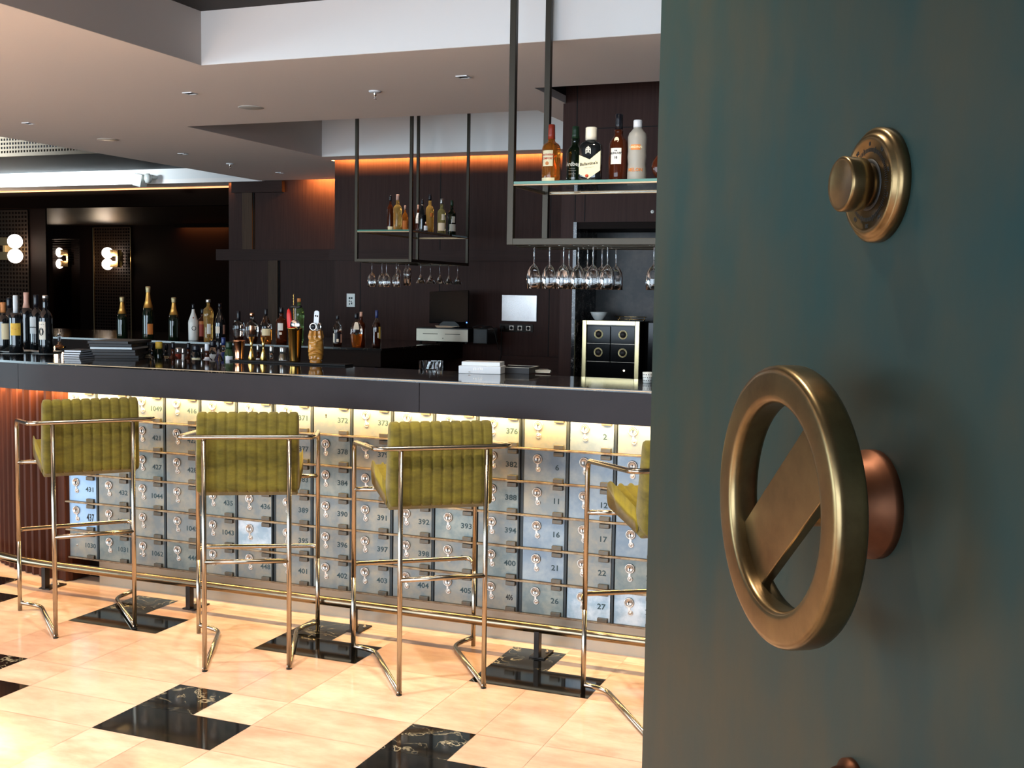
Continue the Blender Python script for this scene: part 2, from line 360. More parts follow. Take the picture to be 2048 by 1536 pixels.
# niche wall, nearer, with the black stone recess
mb = MB()
mb.box(.284, YN, 0, .375, YN+.1, 3.6); mb.box(.375, YN, 2.045, 3.4, YN+.1, 3.6); mb.box(1.9, YN, 0, 3.4, YN+.1, 2.045); mb.box(.284, YN+.1, 0, .375, YB, ZC)
struct(mb.build('wall_right', 'wood_wall'))
mb = MB(); mb.box(.378, YN-.002, 2.05, .384, YN+.01, 3.2); mb.box(.445, YN-.002, 2.05, .451, YN+.01, 2.66); mb.box(.45, YN-.002, 2.655, 3.4, YN+.01, 2.66); struct(mb.build('trim_14', 'void_black'))
mb = MB()
mb.box(.375, YN-.012, .02, .398, YN+.55, 2.045); struct(mb.build('trim_15', 'marble_frame'))
mb = MB(); mb.box(.398, YN+.004, 2.0, 1.9, YN+.1, 2.045); struct(mb.build('trim_21', 'wood_dark'))
mb = MB(); mb.box(.398, YN+.45, 0, 1.9, YN+.5, 2.0, 0); struct(mb.build('trim_16', 'marble_niche_reflect'))
mb = MB(); mb.box(.398, YN+.1, .0, 1.9, YN+.45, .985, 0); struct(mb.build('trim_17', 'marble_top'))
mb = MB(); mb.box(.398, YN+.12, 2.0, 1.9, YN+.5, 2.05, 0); struct(mb.build('trim_18', 'wood_dark'))
# far dark hall
mb = MB(); mb.box(-13, 8.64, 2.60, -5.4, 8.72, 2.88); struct(mb.build('trim_23', 'wood_matt'))
mb = MB(); mb.box(-13, 8.72, 2.66, -5.4, 15, 2.75)
struct(mb.build('ceiling_hall', 'wood_gloss'))
def _w(px, Y): return atY(px, 560, Y).x
YH = 13.15
xa, xb = _w(98, YH), _w(160, YH)
mb = MB(); mb.box(-5.5, 8.35, 0, -5.4, YH+1, 2.75); mb.box(-16, YH, 0, xa, YH+.1, 2.75); mb.box(xb, YH, 0, -5.4, YH+.1, 2.75); mb.box(xa, YH, 2.42, xb, YH+.1, 2.75)
mb.box(xa-.3, YH+.9, 0, xb+.3, YH+1, 2.75); mb.box(xa-.35, YH+.1, 0, xa-.3, YH+.9, 2.75); mb.box(xb+.3, YH+.1, 0, xb+.35, YH+.9, 2.75)
struct(mb.build('wall_hall', 'wood_dark'))
mb = MB(); mb.box(-14, 9.05, 0, _w(93, 9.05), 9.075, 2.66); struct(mb.build('wall_pier', 'wood_dark'))
mb = MB(); mb.box(_w(362, YH), YH-.2, 2.60, -5.5, YH-.16, 2.66); struct(mb.build('trim_20', 'wood_dark'))
for px in (365, 420): pass
area('hall_cove', (_w(410, YH), YH-.09, 2.65), (0, .2, -1), 1.0, .03, 3.5, (1, .35, .1), 160)
mb = MB(); mb.box(-13, 8.601, 2.812, -5.42, 8.639, 2.829); struct(mb.build('trim_19', 'led_orange'))

# ------------------------------------------------------------------ the bar
R0, XC, YC = 1.8, -1.45, 2.90
def path(o, a):          # a<0: metres along the straight part to the right, a>0: angle on the bend
    if a <= 0: return (XC-a, YC-(R0-o))
    return (XC-(R0-o)*sin(a), YC-(R0-o)*cos(a))
def arange(a0, a1):
    st = [a0] + ([0.0] if a0 < 0 < a1 else []); lo = max(a0, 0)
    if a1 > 0:
        n = max(2, int((a1-lo)/.012)); st += [lo+(a1-lo)*k/n for k in range(1, n+1)]
    else: st.append(a1)
    return st
def path_solid(mb, oA, oB, z0, z1, a0, a1, mat=0):
    A = arange(a0, a1); vs = []; fs = []; n = len(A)
    for a in A:
        p, q = path(oA, a), path(oB, a); vs += [(*p, z0), (*p, z1), (*q, z1), (*q, z0)]
    for i in range(n-1):
        b = i*4
        for k in range(4): fs.append((b+k, b+(k+1) % 4, b+4+(k+1) % 4, b+4+k))
    fs += [(0, 3, 2, 1), (4*n-4, 4*n-3, 4*n-2, 4*n-1)]
    return mb.add(vs, fs, mat)
AR = -5.1; AL = 1.15
bar = thing('bar_counter', 'long dark bar counter with a plain fascia and fluted wood round its bend', 'bar', (0, 0, 0))
for a0, a1 in ((AR, -(.624+1.45)-.0015), (-(.624+1.45)+.0015, .1155), (.1170, AL)):
    mb = MB(); path_solid(mb, 0, .03, 1.036, 1.168, a0, a1); mb.build('fascia_panel', 'fascia', bar)
mb = MB(); path_solid(mb, .03, .30, 1.1, 1.166, AR, AL); path_solid(mb, .36, .56, .0, 1.166, AR, AL); mb.build('carcass', 'wood_dark', bar)
mb = MB(); path_solid(mb, .235, .36, 0, .125, AR, -.10); 
mb.build('plinth', 'plinth', bar)
for x in (-1.47, -1.02, -.62, .02, .36, .48, 1.24, 1.9):
    mb = MB(); mb.lathe([(.0001, .004), (.004, .003), (.005, 0)], 10, M=Tr(x, 1.335, .085 if x != 1.24 else .07) @ Rx(pi/2)); mb.build('screw', 'lock_ring', bar)
mb = MB(); mb.box(.418, 1.3335, 0, .421, 1.336, .125); mb.build('plinth_seam', 'void_black', bar)
mb = MB(); path_solid(mb, .17, .20, 1.032, 1.042, AR, AL); mb.build('led_strip', 'led_warm', bar)
mb = MB(); path_solid(mb, .20, .36, 1.036, 1.1, AR, AL); mb.build('soffit_board', 'shelf_strip', bar)
# fluted wood on the bend
mb = MB(); vs = []; fs = []; n = 0; a = .052
prof = []
while a < 1.1:
    for da, o in ((0, .235), (.012, .205), (.024, .205), (.034, .235)): prof.append((a+da, o))
    a += .040
for a, o in prof:
    p, q = path(o, a), path(.36, a); vs += [(*p, .004), (*p, 1.034), (*q, 1.034), (*q, .004)]
n = len(prof)
for i in range(n-1):
    b = i*4
    for k in range(4): fs.append((b+k, b+(k+1) % 4, b+4+(k+1) % 4, b+4+k))
fs += [(0, 3, 2, 1), (4*n-4, 4*n-3, 4*n-2, 4*n-1)]
mb.add(vs, fs); mb.box(-1.62, 1.322, .004, -1.572, 1.45, 1.034); mb.build('fluted_panel', 'wood_slat', bar)
mb = MB(); path_solid(mb, 0, .60, 1.169, 1.181, AR, AL)
wt = mb.build('bar_worktop', 'marble_top'); tag(wt, 'polished black veined stone top running the whole length of the bar', 'worktop')
mb = MB(); path_solid(mb, -.0015, -.0002, 1.1745, 1.1785, AR, .0); mb.build('edge_strip', 'edge_metal', wt)

# safe-deposit doors: three banks of boxes
ROW, Z0 = .1495, .133
doorm = {}
def door_mesh(w, mt):
    k = (round(w, 4), mt)
    if k not in doorm:
        mb = MB(); mb.box(0, -.001, .004, w, .006, ROW-.005); o = mb.build('locker_door', mt); doorm[k] = o.data; bpy.data.objects.remove(o)
    return doorm[k]
def mk(mbf, name, mats):
    o = mbf.build(name, mats); d = o.data; bpy.data.objects.remove(o); return d
FY = Rx(pi/2)     # lathe axis towards the room
lm = MB()
lm.lathe([(.0205, -.001), (.0225, .002), (.0225, .006), (.0205, .0085), (.0180, .0085), (.0175, .007), (.0001, .0075)], 28, M=Tr(0, 0, 0) @ FY, mat=0)
lm.lathe([(.0150, .0078), (.0142, .009), (.0128, .009), (.012, .0078)], 24, M=FY, mat=1, caps=False)
lm.lathe([(.0028, .0088), (.0028, .0095), (.0001, .0095)], 10, M=FY @ Tr(0, .002, 0), mat=2)
lm.box(-.0014, -.0095, -.009, .0014, -.0086, .002, 2)
lm.box(-.0045, -.004, -.036, .0045, -.001, -.018, 0)
lm.lathe([(.0118, -.001), (.0125, .002), (.0115, .005), (.0095, .005), (.0088, .0035), (.006, .0035), (.0052, .0065), (.0001, .0072)], 22, M=Tr(.004, 0, -.046) @ FY, mat=0)
lm.lathe([(.0088, .0037), (.0062, .0037)], 20, M=Tr(.004, 0, -.046) @ FY, mat=1, caps=False)
LOCK = mk(lm, 'lock', ['lock_steel', 'lock_ring', 'void_black'])
lm = MB(); lm.lathe([(.005, -.001), (.0045, .0016), (.0001, .0016)], 12, M=FY); lm.box(-.002, -.0018, -.014, .002, -.0008, 0); KEYHOLE = mk(lm, 'keyhole', 'void_black')
lm = MB(); lm.lathe([(.006, -.001), (.0058, .003), (.0001, .004)], 14, M=FY); STUD = mk(lm, 'stud', 'lock_steel')
lm = MB(); lm.box(0, -.017, 0, .046, -.001, .020); HINGE = mk(lm, 'hinge', 'hinge')
def sub(data, name, parent, loc, bev=0, rot=None):
    o = bpy.data.objects.new(name, data); COL.objects.link(o); o.parent = parent; o.location = loc
    if rot: o.rotation_euler = rot
    if bev: b = o.modifiers.new('bevel', 'BEVEL'); b.width = bev; b.segments = 2
    return o
def num_data(s, size, mat):
    key = ('n', s, size, mat)
    if key not in TXT:
        mb = text_mb(s, size, lambda x, y, z: (x, -z-.0012, y), .0004, 1.12 if mat == 'ink' else .62); TXT[key] = mk(mb, 'number', mat)
    return TXT[key]
B1 = [[None, None, '1049', '416', None, None], ['419', '420', '421', '422', '423', '424'], ['425', '426', '427', '428', '429', '430'],
      ['431', '432', '1044', None, '435', '436'], ['437', '1141', None, '1045', '1043', None], ['1030', '1031', '1062', '446', None, '448']]
B2 = [[str(371+6*r+c) for c in range(6)] for r in range(6)]
B3 = [[None, '2', None, None, None], ['6', None, '8', '9', '10'], ['11', '12', '13', '14', '15'], ['16', '17', '18', '19', '20'], ['21', '22', '23', '24', '25'], ['26', '27', '28', '29', '30']]
rl = random.Random(11)
def bank(x0, pitch, grid, label, nc, style):
    root = thing('locker_bank', label, 'lockers', (x0, 1.33, 0), 0, 'old safe deposit lockers under the bar')
    W_ = pitch*nc
    mb = MB(); mb.box(0, .0062, .128, W_, .06, 1.034); mb.build('backing', 'divider', root)
    for c in range(nc+1):
        w = .022 if c not in (0, nc) else .015
        x = c*pitch; xa = x-.019 if c == nc else x-.011
        if c == 0: xa = x
        mb = MB(); mb.box(xa+.001, -.004, Z0, xa+w*.55, .0062, 1.034); mb.build('divider', 'divider', root, bevel=.001)
    for r in range(7):
        z = Z0+ROW*r; e = -.020 if r not in (0,) else -.010
        mb = MB(); mb.box(0, e, z-.0045, W_, .0062, z+.0035); mb.build('shelf_strip', 'shelf_strip', root, bevel=.001)
    for r in range(6):
        for c in range(nc):
            z = Z0+ROW*(5-r); x = c*pitch+.005; w = pitch-.018
            mt = style.get((r, c)) or rl.choice(['door_grey', 'door_grey', 'door_green', 'door_grey'] if nc == 6 else ['door_grey', 'door_blue', 'door_blue', 'door_green'])
            d = sub(door_mesh(w, mt), 'locker_door', root, (x, 0, z), .0012)
            lx = w*.34; s = grid[r][c]
            if s == '372': sub(KEYHOLE, 'keyhole', d, (lx, 0, ROW*.62))
            elif s == '1030': sub(STUD, 'stud', d, (lx, 0, ROW*.45))
            else:
                sub(LOCK, 'lock', d, (lx, 0, ROW*.70), 0, (0, rl.uniform(-.06, .06), 0))
                if s == '1062': sub(STUD, 'stud', d, (lx-.018, 0, ROW*.40))
            if s:
                big = s == '437'; hand = s == '406'
                sub(num_data(s, .052 if big else .034 if not hand else .036, 'ink_black' if big or hand else 'ink'), 'number', d, (w*(.80 if len(s) < 4 else .78), 0, ROW*(.47 if not hand else .42)))
            sub(HINGE, 'hinge', d, (w-.054, 0, .004), .0025); sub(HINGE, 'hinge', d, (w-.054, 0, ROW-.0275), .0025)
    return root
bank(-1.563, .2160, B1, 'left bank of safe deposit lockers, with 437 painted large and pale blue doors', 6, {(3, 0): 'door_bright', (4, 0): 'door_bright', (4, 5): 'door_stain', (5, 3): 'door_green'})
bank(-.267, .2153, B2, 'middle bank of grey safe deposit lockers numbered 371 to 406', 6, {})
bank(1.025, .2165, B3, 'right bank of bluish safe deposit lockers with one and two digit numbers', 5, {(5, 1): 'door_stain', (5, 2): 'door_stain', (4, 0): 'door_blue', (2, 1): 'door_blue', (0, 0): 'door_grey'})

# foot rail
fr = thing('foot_rail', 'long round metal foot rail on low posts along the base of the bar', 'foot rail', (0, 0, 0))
pts = [(*path(0.0, a), .150) for a in [AR+.1, -3, -1.5] + [k*.05 for k in range(0, 22)]]
pts = [(x, y+.042, .132) for x, y, z in pts]
mb = MB(); mb.tube(pts, .0215, 16); mb.build('rail', 'rail_steel', fr)
for x, y in [(3.0, 1.155), (2.09, 1.155), (1.18, 1.155), (.28, 1.155), (-.63, 1.155), (-1.535, 1.16)]:
    mb = MB(); mb.box(x-.012, y-.03, .006, x+.012, y+.005, .125); p = mb.build('post', 'black_iron', fr, bevel=.002)
    mb = MB(); mb.box(x-.035, y-.025, 0.0005, x+.035, y+.10, .007); p = mb.build('base_plate', 'black_iron', fr, bevel=.001)
    for dx in (-.02, .02):
        mb = MB(); mb.lathe([(.008, .0), (.008, .006), (.0045, .007), (.004, .016), (.0001, .017)], 8, (x+dx, y+.055, .007)); mb.build('bolt', 'lock_ring', p)

# ------------------------------------------------------------------ bar stools
def ribbed(mb, prof, width, nr, depth, edge=.012, sub_=8):
    """side profile (y,z) swept across x with stitched channels"""
    n = len(prof); P = [Vector((p[0], p[1])) for p in prof]; nor = []
    for i in range(n):
        t = (P[(i+1) % n]-P[i-1]).normalized(); nor.append(Vector((-t.y, t.x)))
    cols = []; N = nr*sub_
    for k in range(N+1):
        x = -width/2+width*k/N; u = (k % sub_)/sub_
        b = depth*(1-(2*u-1)**4) if k not in (0, N) else 0
        if k % sub_ == 0 and k not in (0, N): b = -depth*.6
        e = 0
        d = min(x+width/2, width/2-x)
        if d < edge: e = -(edge - sqrt(max(0, edge**2-(edge-d)**2)))
        cols.append((x, b+e))
    vs = [(x, P[i].x+nor[i].x*q, P[i].y+nor[i].y*q) for x, q in cols for i in range(n)]
    fs = []
    for k in range(len(cols)-1):
        for i in range(n):
            j = (i+1) % n; fs.append((k*n+i, k*n+j, (k+1)*n+j, (k+1)*n+i))
    fs += [tuple(range(n-1, -1, -1)), tuple((len(cols)-1)*n+i for i in range(n))]
    return mb.add(vs, fs, 0, True)
def roundpoly(poly, r, n=5):
    out = []; m_ = len(poly)
    for i in range(m_):
        p = Vector(poly[i]); a = Vector(poly[i-1])-p; b = Vector(poly[(i+1) % m_])-p
        rr = min(r, a.length*.45, b.length*.45); A = p+a.normalized()*rr; B = p+b.normalized()*rr
        for k in range(n+1):
            t = k/n; q = A*(1-t)**2+p*2*t*(1-t)+B*t*t; out.append((q.x, q.y))
    return out
def subdiv(poly, n):
    out = []
    for i in range(len(poly)):
        a = Vector(poly[i]); b = Vector(poly[(i+1) % len(poly)]); L = (b-a).length; k = max(1, int(L/.02))
        for j in range(k): q = a.lerp(b, j/k); out.append((q.x, q.y))
    return out
r_ = .0100
def make_stool(loc, rot, label):
    root = thing('bar_stool', label, 'bar stool', (*loc, 0), rot, 'green channelled bar stools along the counter')
    def part(name, pts, rad=0, mat='steel'):
        mb = MB(); mb.tube(bend_path(pts, rad, 8) if rad else pts, r_, 12); return mb.build(name, mat, root)
    bw, fwd, zb, zf = .27, .54, .967, .925
    part('arm_rail', [(-bw+.003, fwd, .34), (-bw+.003, fwd, zf), (-bw, 0.0, zb), (bw, 0.0, zb), (bw-.003, fwd, zf), (bw-.003, fwd, .34)], .045)
    for s_ in (-1, 1):
        part('leg', [(s_*.170, .004, zb), (s_*.170, .004, r_)])
        part('leg', [(s_*(bw-.003), fwd, .34), (s_*(bw-.003), fwd, .001)])
        part('floor_bar', [(s_*.170, -.004, r_+.002), (s_*.174, fwd-.01, r_+.004), (s_*(bw-.003), fwd, r_+.03)], .05)
        part('seat_bracket', [(s_*(bw-.003), fwd, .722), (s_*.15, fwd-.02, .722), (s_*.12, fwd-.1, .735)], .03)
        mb = MB(); mb.lathe([(.0115, 0), (.0115, .004), (.009, .005)], 12, (s_*.170, .004, .0005)); mb.build('foot_cap', 'rubber', root)
    part('crossbar', [(-.170, .004, .455), (.170, .004, .455)])
    part('footrest', [(-bw+.003, fwd, .36), (-bw+.006, fwd+.055, .386), (bw-.006, fwd+.055, .386), (bw-.003, fwd, .36)], .045)
    back = roundpoly([(.030, .735), (.034, .99), (.050, 1.058), (.098, 1.058), (.112, .99), (.150, .80), (.120, .742)], .022)
    mb = MB(); ribbed(mb, subdiv(back[::-1], 3)[::-1] if False else subdiv(back, 3), .410, 10, .0048); mb.build('backrest', 'velvet', root)
    seat = roundpoly([(.125, .735), (.475, .768), (.485, .835), (.440, .850), (.140, .800)], .022)
    mb = MB(); ribbed(mb, subdiv(seat, 3), .405, 10, .006); mb.build('seat', 'velvet_seat', root)
    mb = MB(); mb.add([(x, y, z) for x in (-.200, .200) for y, z in [(.055, .735), (.10, .712), (.20, .724), (.478, .765), (.478, .79), (.145, .79), (.10, .78)]],
        [tuple(range(6, -1, -1)), tuple(range(7, 14))]+[(i, (i+1) % 7, 7+(i+1) % 7, 7+i) for i in range(7)]); mb.build('seat_shell', 'velvet', root, bevel=.006)
    return root
make_stool((-.767, .647), radians(50), 'leftmost olive velvet bar stool, in front of the fluted wood end of the bar')
make_stool((.144, .497), radians(29), 'olive velvet bar stool with its ribbed back squarely to the room, second from the left')
make_stool((.983, .593), radians(38), 'olive velvet bar stool standing before lockers 373 to 376')
make_stool((2.021, .499), radians(34), 'olive velvet bar stool half hidden by the open vault door')

# ------------------------------------------------------------------ vault door
AZ = radians(32.8); tdir = Vector((-sin(AZ), cos(AZ), 0)); ndir = Vector((-cos(AZ), -sin(AZ), 0))
def on_door(px, py, off=0.0, P0=None):
    d = ray(px, py); P0 = P0 or DOOR0; return CAM + d*(((P0+ndir*off-CAM) @ ndir)/(d @ ndir))
d_ = ray(1750, 1008); d_ = d_/(d_ @ fw); DOOR0 = CAM + d_*1.26
base = on_door(1302, 768); base.z = 0
# local frame: x along the door towards its free (far) edge is negative; y = out of the face
dr = thing('vault_door', 'massive open vault door with mottled blue-green patina and brass handwheel', 'vault door', base, 0)
dr.rotation_euler = (0, 0, math.atan2(-tdir.y, -tdir.x))
bpy.context.view_layer.update()
DI = Matrix.Translation(base) @ Rz(math.atan2(-tdir.y, -tdir.x)); DI_inv = DI.inverted()
def dl(px, py, off=0.0): return DI_inv @ on_door(px, py, off)
nl = (DI_inv.to_3x3() @ ndir); SGN = 1 if nl.y > 0 else -1      # which local y is the visible face
mb = MB(); mb.box(0, 0, .03, 1.35, -SGN*.11, 2.5); sl = mb.build('door_slab', 'patina', dr, bevel=.004)
FD = Rx(-SGN*pi/2)     # lathe axis = out of the door face
c = dl(1750, 1008); wh = MB()
hw = MB(); ringp = []
R_, hw_, ht_ = .132, .0205, .0180
sp = roundpoly([(-hw_, -ht_), (hw_, -ht_), (hw_, ht_), (-hw_, ht_)], .0095, 4)
seg = 72; vs = []; fs = []; n = len(sp)
for k in range(seg):
    a = 2*pi*k/seg
    for p, q in sp: vs.append(((R_+p)*cos(a), (R_+p)*sin(a), q))
for k in range(seg):
    for i in range(n):
        k2 = (k+1) % seg; j = (i+1) % n; fs.append((k*n+i, k2*n+i, k2*n+j, k*n+j))
off = .105
MW = Tr(c.x, c.y, c.z) @ FD
hw.add(vs, fs, 0, True, MW @ Tr(0, 0, off)); wheel = hw.build('handwheel', 'aged_brass', dr)
th = radians(41)
mb = MB(); mb.box(-.116, -.041, -.010, .116, .041, .002, M=MW @ Tr(0, 0, off) @ Matrix.Rotation(th, 4, 'Z')); mb.build('spoke_plate', 'aged_brass', wheel, bevel=.0015)
mb = MB(); mb.lathe([(.030, .012), (.024, .03), (.022, off-.006)], 32, M=MW); mb.build('spindle', 'dark_brass', wheel)
mb = MB(); mb.lathe([(.060, -.001), (.060, .010), (.052, .018), (.050, .036), (.044, .042), (.028, .042)], 48, M=MW); mb.build('boss', 'copper_red', dr)
# combination dial
c = dl(1762, 371); MD = Tr(c.x, c.y, c.z) @ FD
mb = MB(); mb.lathe([(.062, -.001), (.062, .009), (.058, .0125), (.0555, .0125), (.0545, .016), (.0485, .0175), (.047, .0150), (.0001, .0150)], 64, M=MD); dial = mb.build('combination_dial', 'aged_brass', dr)
mb = MB()
for k in range(100):
    a = 2*pi*k/100; L_ = .006 if k % 10 == 0 else .004
    mb.box(.0355 if k % 10 else .0345, -.00035, .0149, .0355+L_, .00035, .0154, M=MD @ Matrix.Rotation(a, 4, 'Z'))
for k in range(0, 100, 10):
    a = 2*pi*k/100; me = text_mesh(str(k), .0062, .0002)
    mb.add([v.co for v in me.vertices], [tuple(p.vertices) for p in me.polygons], 0, False, MD @ Matrix.Rotation(-a, 4, 'Z') @ Tr(0, .0440, .0152))
mb.lathe([(.028, .0151), (.028, .0154), (.023, .0154)], 40, M=MD)
mb.build('dial_marks', 'ink_black', dial)
mb = MB(); mb.lathe([(.024, .015), (.022, .018), (.0225, .022), (.0285, .024), (.0295, .034), (.030, .046), (.0275, .0485), (.0245, .0475), (.0001, .047)], 48, M=MD); mb.build('dial_knob', 'aged_brass', dial)
c = dl(1706, 1562); MS = Tr(c.x, c.y, c.z) @ FD
mb = MB(); mb.lathe([(.026, -.001), (.026, .008), (.019, .014), (.017, .022), (.012, .026), (.0001, .0265)], 40, M=MS); mb.build('lock_knob', 'copper_red', dr)

# ------------------------------------------------------------------ hanging racks
def rack(name, label, x0, x1, y0, y1, zb, zt, zs, t, shelfmat_inset, rods_x):
    root = thing(name, label, 'hanging shelf', (x0, y0, zb))
    X, Y = x1-x0, y1-y0; Z = zt-zb
    for (x, y) in ((0, 0), (X-t, 0), (0, Y-t), (X-t, Y-t)):
        mb = MB(); mb.box(x, y, 0, x+t, y+t, Z); mb.build('post', 'steel_frame', root, bevel=.0015)
    for (a, b, c, d) in ((t, 0, X-t, t), (t, Y-t, X-t, Y), (0, t, t, Y-t), (X-t, t, X, Y-t)):
        mb = MB(); mb.box(a, b, 0, c, d, t); mb.build('bottom_bar', 'steel_frame', root, bevel=.0015)
    for (a, b, c, d) in ((t, 0, X-t, t*.5), (t, Y-t*.5, X-t, Y), (0, t, t*.5, Y-t), (X-t*.5, t, X, Y-t)):
        mb = MB(); mb.box(a, b, zs-zb-.020, c, d, zs-zb-.013); mb.build('shelf_bar', 'edge_metal', root, bevel=.001)
    mb = MB(); mb.box(t*.2, t*.2, zs-zb-.0125, X-t*.2, Y-t*.2, zs-zb); mb.build('glass_shelf', ['shelf_glass'], root, bevel=.0008)
    mb = MB(); mb.box(t*.3, -.0002+t*.1, zs-zb-.0123, X-t*.3, t*.2, zs-zb-.0003); mb.build('shelf_edge', 'glass_edge', root)
    for yy in rods_x:
        mb = MB(); mb.tube([(t, yy, -.004), (X-t, yy, -.004)], .004, 8); mb.build('glass_rail', 'steel_frame', root)
    return root
RB = dict(x0=.826, y0=1.595, zb=1.790)
rack('hanging_bottle_rack', 'near hanging metal rack with a glass shelf of large bottles over the bar', .826, 3.4, 1.595, 2.10, 1.790, 3.12, 2.082, .030, 1, (.055, .105, .335, .385))
rack('hanging_bottle_rack', 'far narrow hanging metal rack of small bottles over the back counter', -1.800, -1.285, 4.835, 5.975, 1.800, 3.395, 2.058, .024, 1, (.09, .15, .3, .36))

# ------------------------------------------------------------------ stemware (hangs upside down: z=0 at the foot, bowl downwards)
def stem_data(kind):
    mb = MB()
    if kind == 'wine':
        o = [(.033, 0), (.033, -.0015), (.006, -.005), (.0035, -.012), (.0032, -.080), (.006, -.088), (.020, -.100), (.030, -.118), (.0350, -.145), (.0352, -.170), (.0335, -.200)]
        i = [(.0325, -.200), (.0340, -.170), (.0338, -.145), (.0288, -.119), (.019, -.102), (.0001, -.093)]
    elif kind == 'flute':
        o = [(.028, 0), (.028, -.0015), (.005, -.004), (.003, -.010), (.003, -.035), (.010, -.045), (.018, -.062), (.021, -.090), (.020, -.185)]
        i = [(.019, -.185), (.020, -.090), (.017, -.064), (.0001, -.050)]
    else:
        o = [(.033, 0), (.033, -.0015), (.005, -.004), (.003, -.010), (.003, -.088), (.006, -.094), (.042, -.165)]
        i = [(.0412, -.165), (.0001, -.099)]
    mb.lathe(o+i, 26, caps=False); mb.add([(0, 0, 0)], []); n = len(mb.v)
    mb.lathe([(.0001, .0002), (.033 if kind != 'flute' else .028, .0002)], 26, caps=False)
    d = mk(mb, kind+'_glass', 'glass'); return d
SD = {k: stem_data(k) for k in ('wine', 'flute', 'martini')}
def stemware(kind, p, label, group):
    names = {'wine': 'wine_glass', 'flute': 'champagne_flute', 'martini': 'martini_glass'}
    o = bpy.data.objects.new(names[kind], SD[kind]); COL.objects.link(o); o.location = p; return tag(o, label, 'glass', group)
ORD = ['leftmost', 'second', 'third', 'fourth', 'fifth', 'sixth', 'seventh']
def ordn(i, n, what):
    if i == 0: return 'leftmost ' + what
    if i == n-1: return 'rightmost ' + what
    return ORD[i] + ' from the left ' + what
NR = (1069, 1100, 1128, 1157.5, 1187, 1216, 1309)
for i, px in enumerate(NR):
    p = atY(px, 489, 1.675); stemware('wine', (p.x, 1.675, 1.7895), ordn(i, 7, 'wine glass in the front row of the near rack'), 'front row of wine glasses on the near rack')
for i, px in enumerate((1139, 1176, 1205, 1233)):
    p = atY(px, 492, 1.955); stemware('wine', (p.x, 1.955, 1.7895), ordn(i, 4, 'wine glass in the back row of the near rack'), 'back row of wine glasses on the near rack')
for i, px in enumerate((744, 758.5, 773, 787.5)):
    p = atY(px, 527, 4.955); stemware('wine', (p.x, 4.955+(.05 if i % 2 else 0), 1.8), ordn(i, 4, 'round wine glass under the far rack'), 'wine glasses on the far rack')
for i, px in enumerate((797, 807.5, 818)):
    p = atY(px, 527, 5.165); stemware('flute', (p.x, 5.165+(.04 if i % 2 else 0), 1.8), ordn(i, 3, 'slim champagne flute under the far rack'), 'flutes on the far rack')
for i in range(5):
    stemware('martini', (-1.345, 5.13+.185*i, 1.8), ordn(i, 5, 'conical martini glass under the far rack'), 'martini glasses on the far rack')

# ------------------------------------------------------------------ bottles
PROF = {  # fraction of height, fraction of body radius
 'bordeaux': [(0, .93), (.012, 1), (.60, 1), (.655, .95), (.70, .75), (.735, .50), (.76, .40), (.80, .37), (.985, .36), (.985, .40), (1, .40)],
 'champagne': [(0, .93), (.012, 1), (.42, 1), (.50, .95), (.60, .76), (.70, .52), (.78, .38), (.86, .32), (.93, .30), (.94, .34), (.97, .38), (1, .36)],
 'liquor': [(0, .92), (.015, 1), (.60, 1), (.645, .93), (.68, .76), (.705, .50), (.73, .38), (.99, .34), (1, .34)],
 'bulb': [(0, .92), (.015, 1), (.55, 1), (.61, .92), (.66, .66), (.70, .44), (.74, .47), (.78, .48), (.82, .42), (.86, .38), (.985, .37), (1, .37)],
 'flask': [(0, .95), (.012, 1), (.60, 1), (.67, .97), (.715, .80), (.75, .42), (.78, .36), (1, .36)],
 'squat': [(0, .95), (.02, 1), (.52, 1), (.60, .93), (.68, .68), (.73, .38), (.78, .30), (1, .30)],
 'cone': [(0, .90), (.02, .95), (.48, 1), (.53, .96), (.66, .62), (.78, .34), (.84, .28), (1, .28)],
 'tall': [(0, .80), (.015, .88), (.35, .86), (.62, 1), (.70, .98), (.78, .78), (.82, .40), (.86, .30), (1, .28)],
 'decanter': [(0, .6), (.02, .7), (.14, .82), (.40, 1), (.58, .95), (.70, .66), (.77, .26), (.80, .20), (1, .20)],
 'wave': [(0, .96), (.015, 1), (.17, .98), (.30, .93), (.42, 1.0), (.50, .96), (.60, .98), (.73, 1), (.79, .88), (.84, .60), (.88, .42), (1, .38)],
 'jar': [(0, .95), (.03, 1), (.72, 1), (.80, .85), (.84, .66), (1, .66)],
}
BOT = []
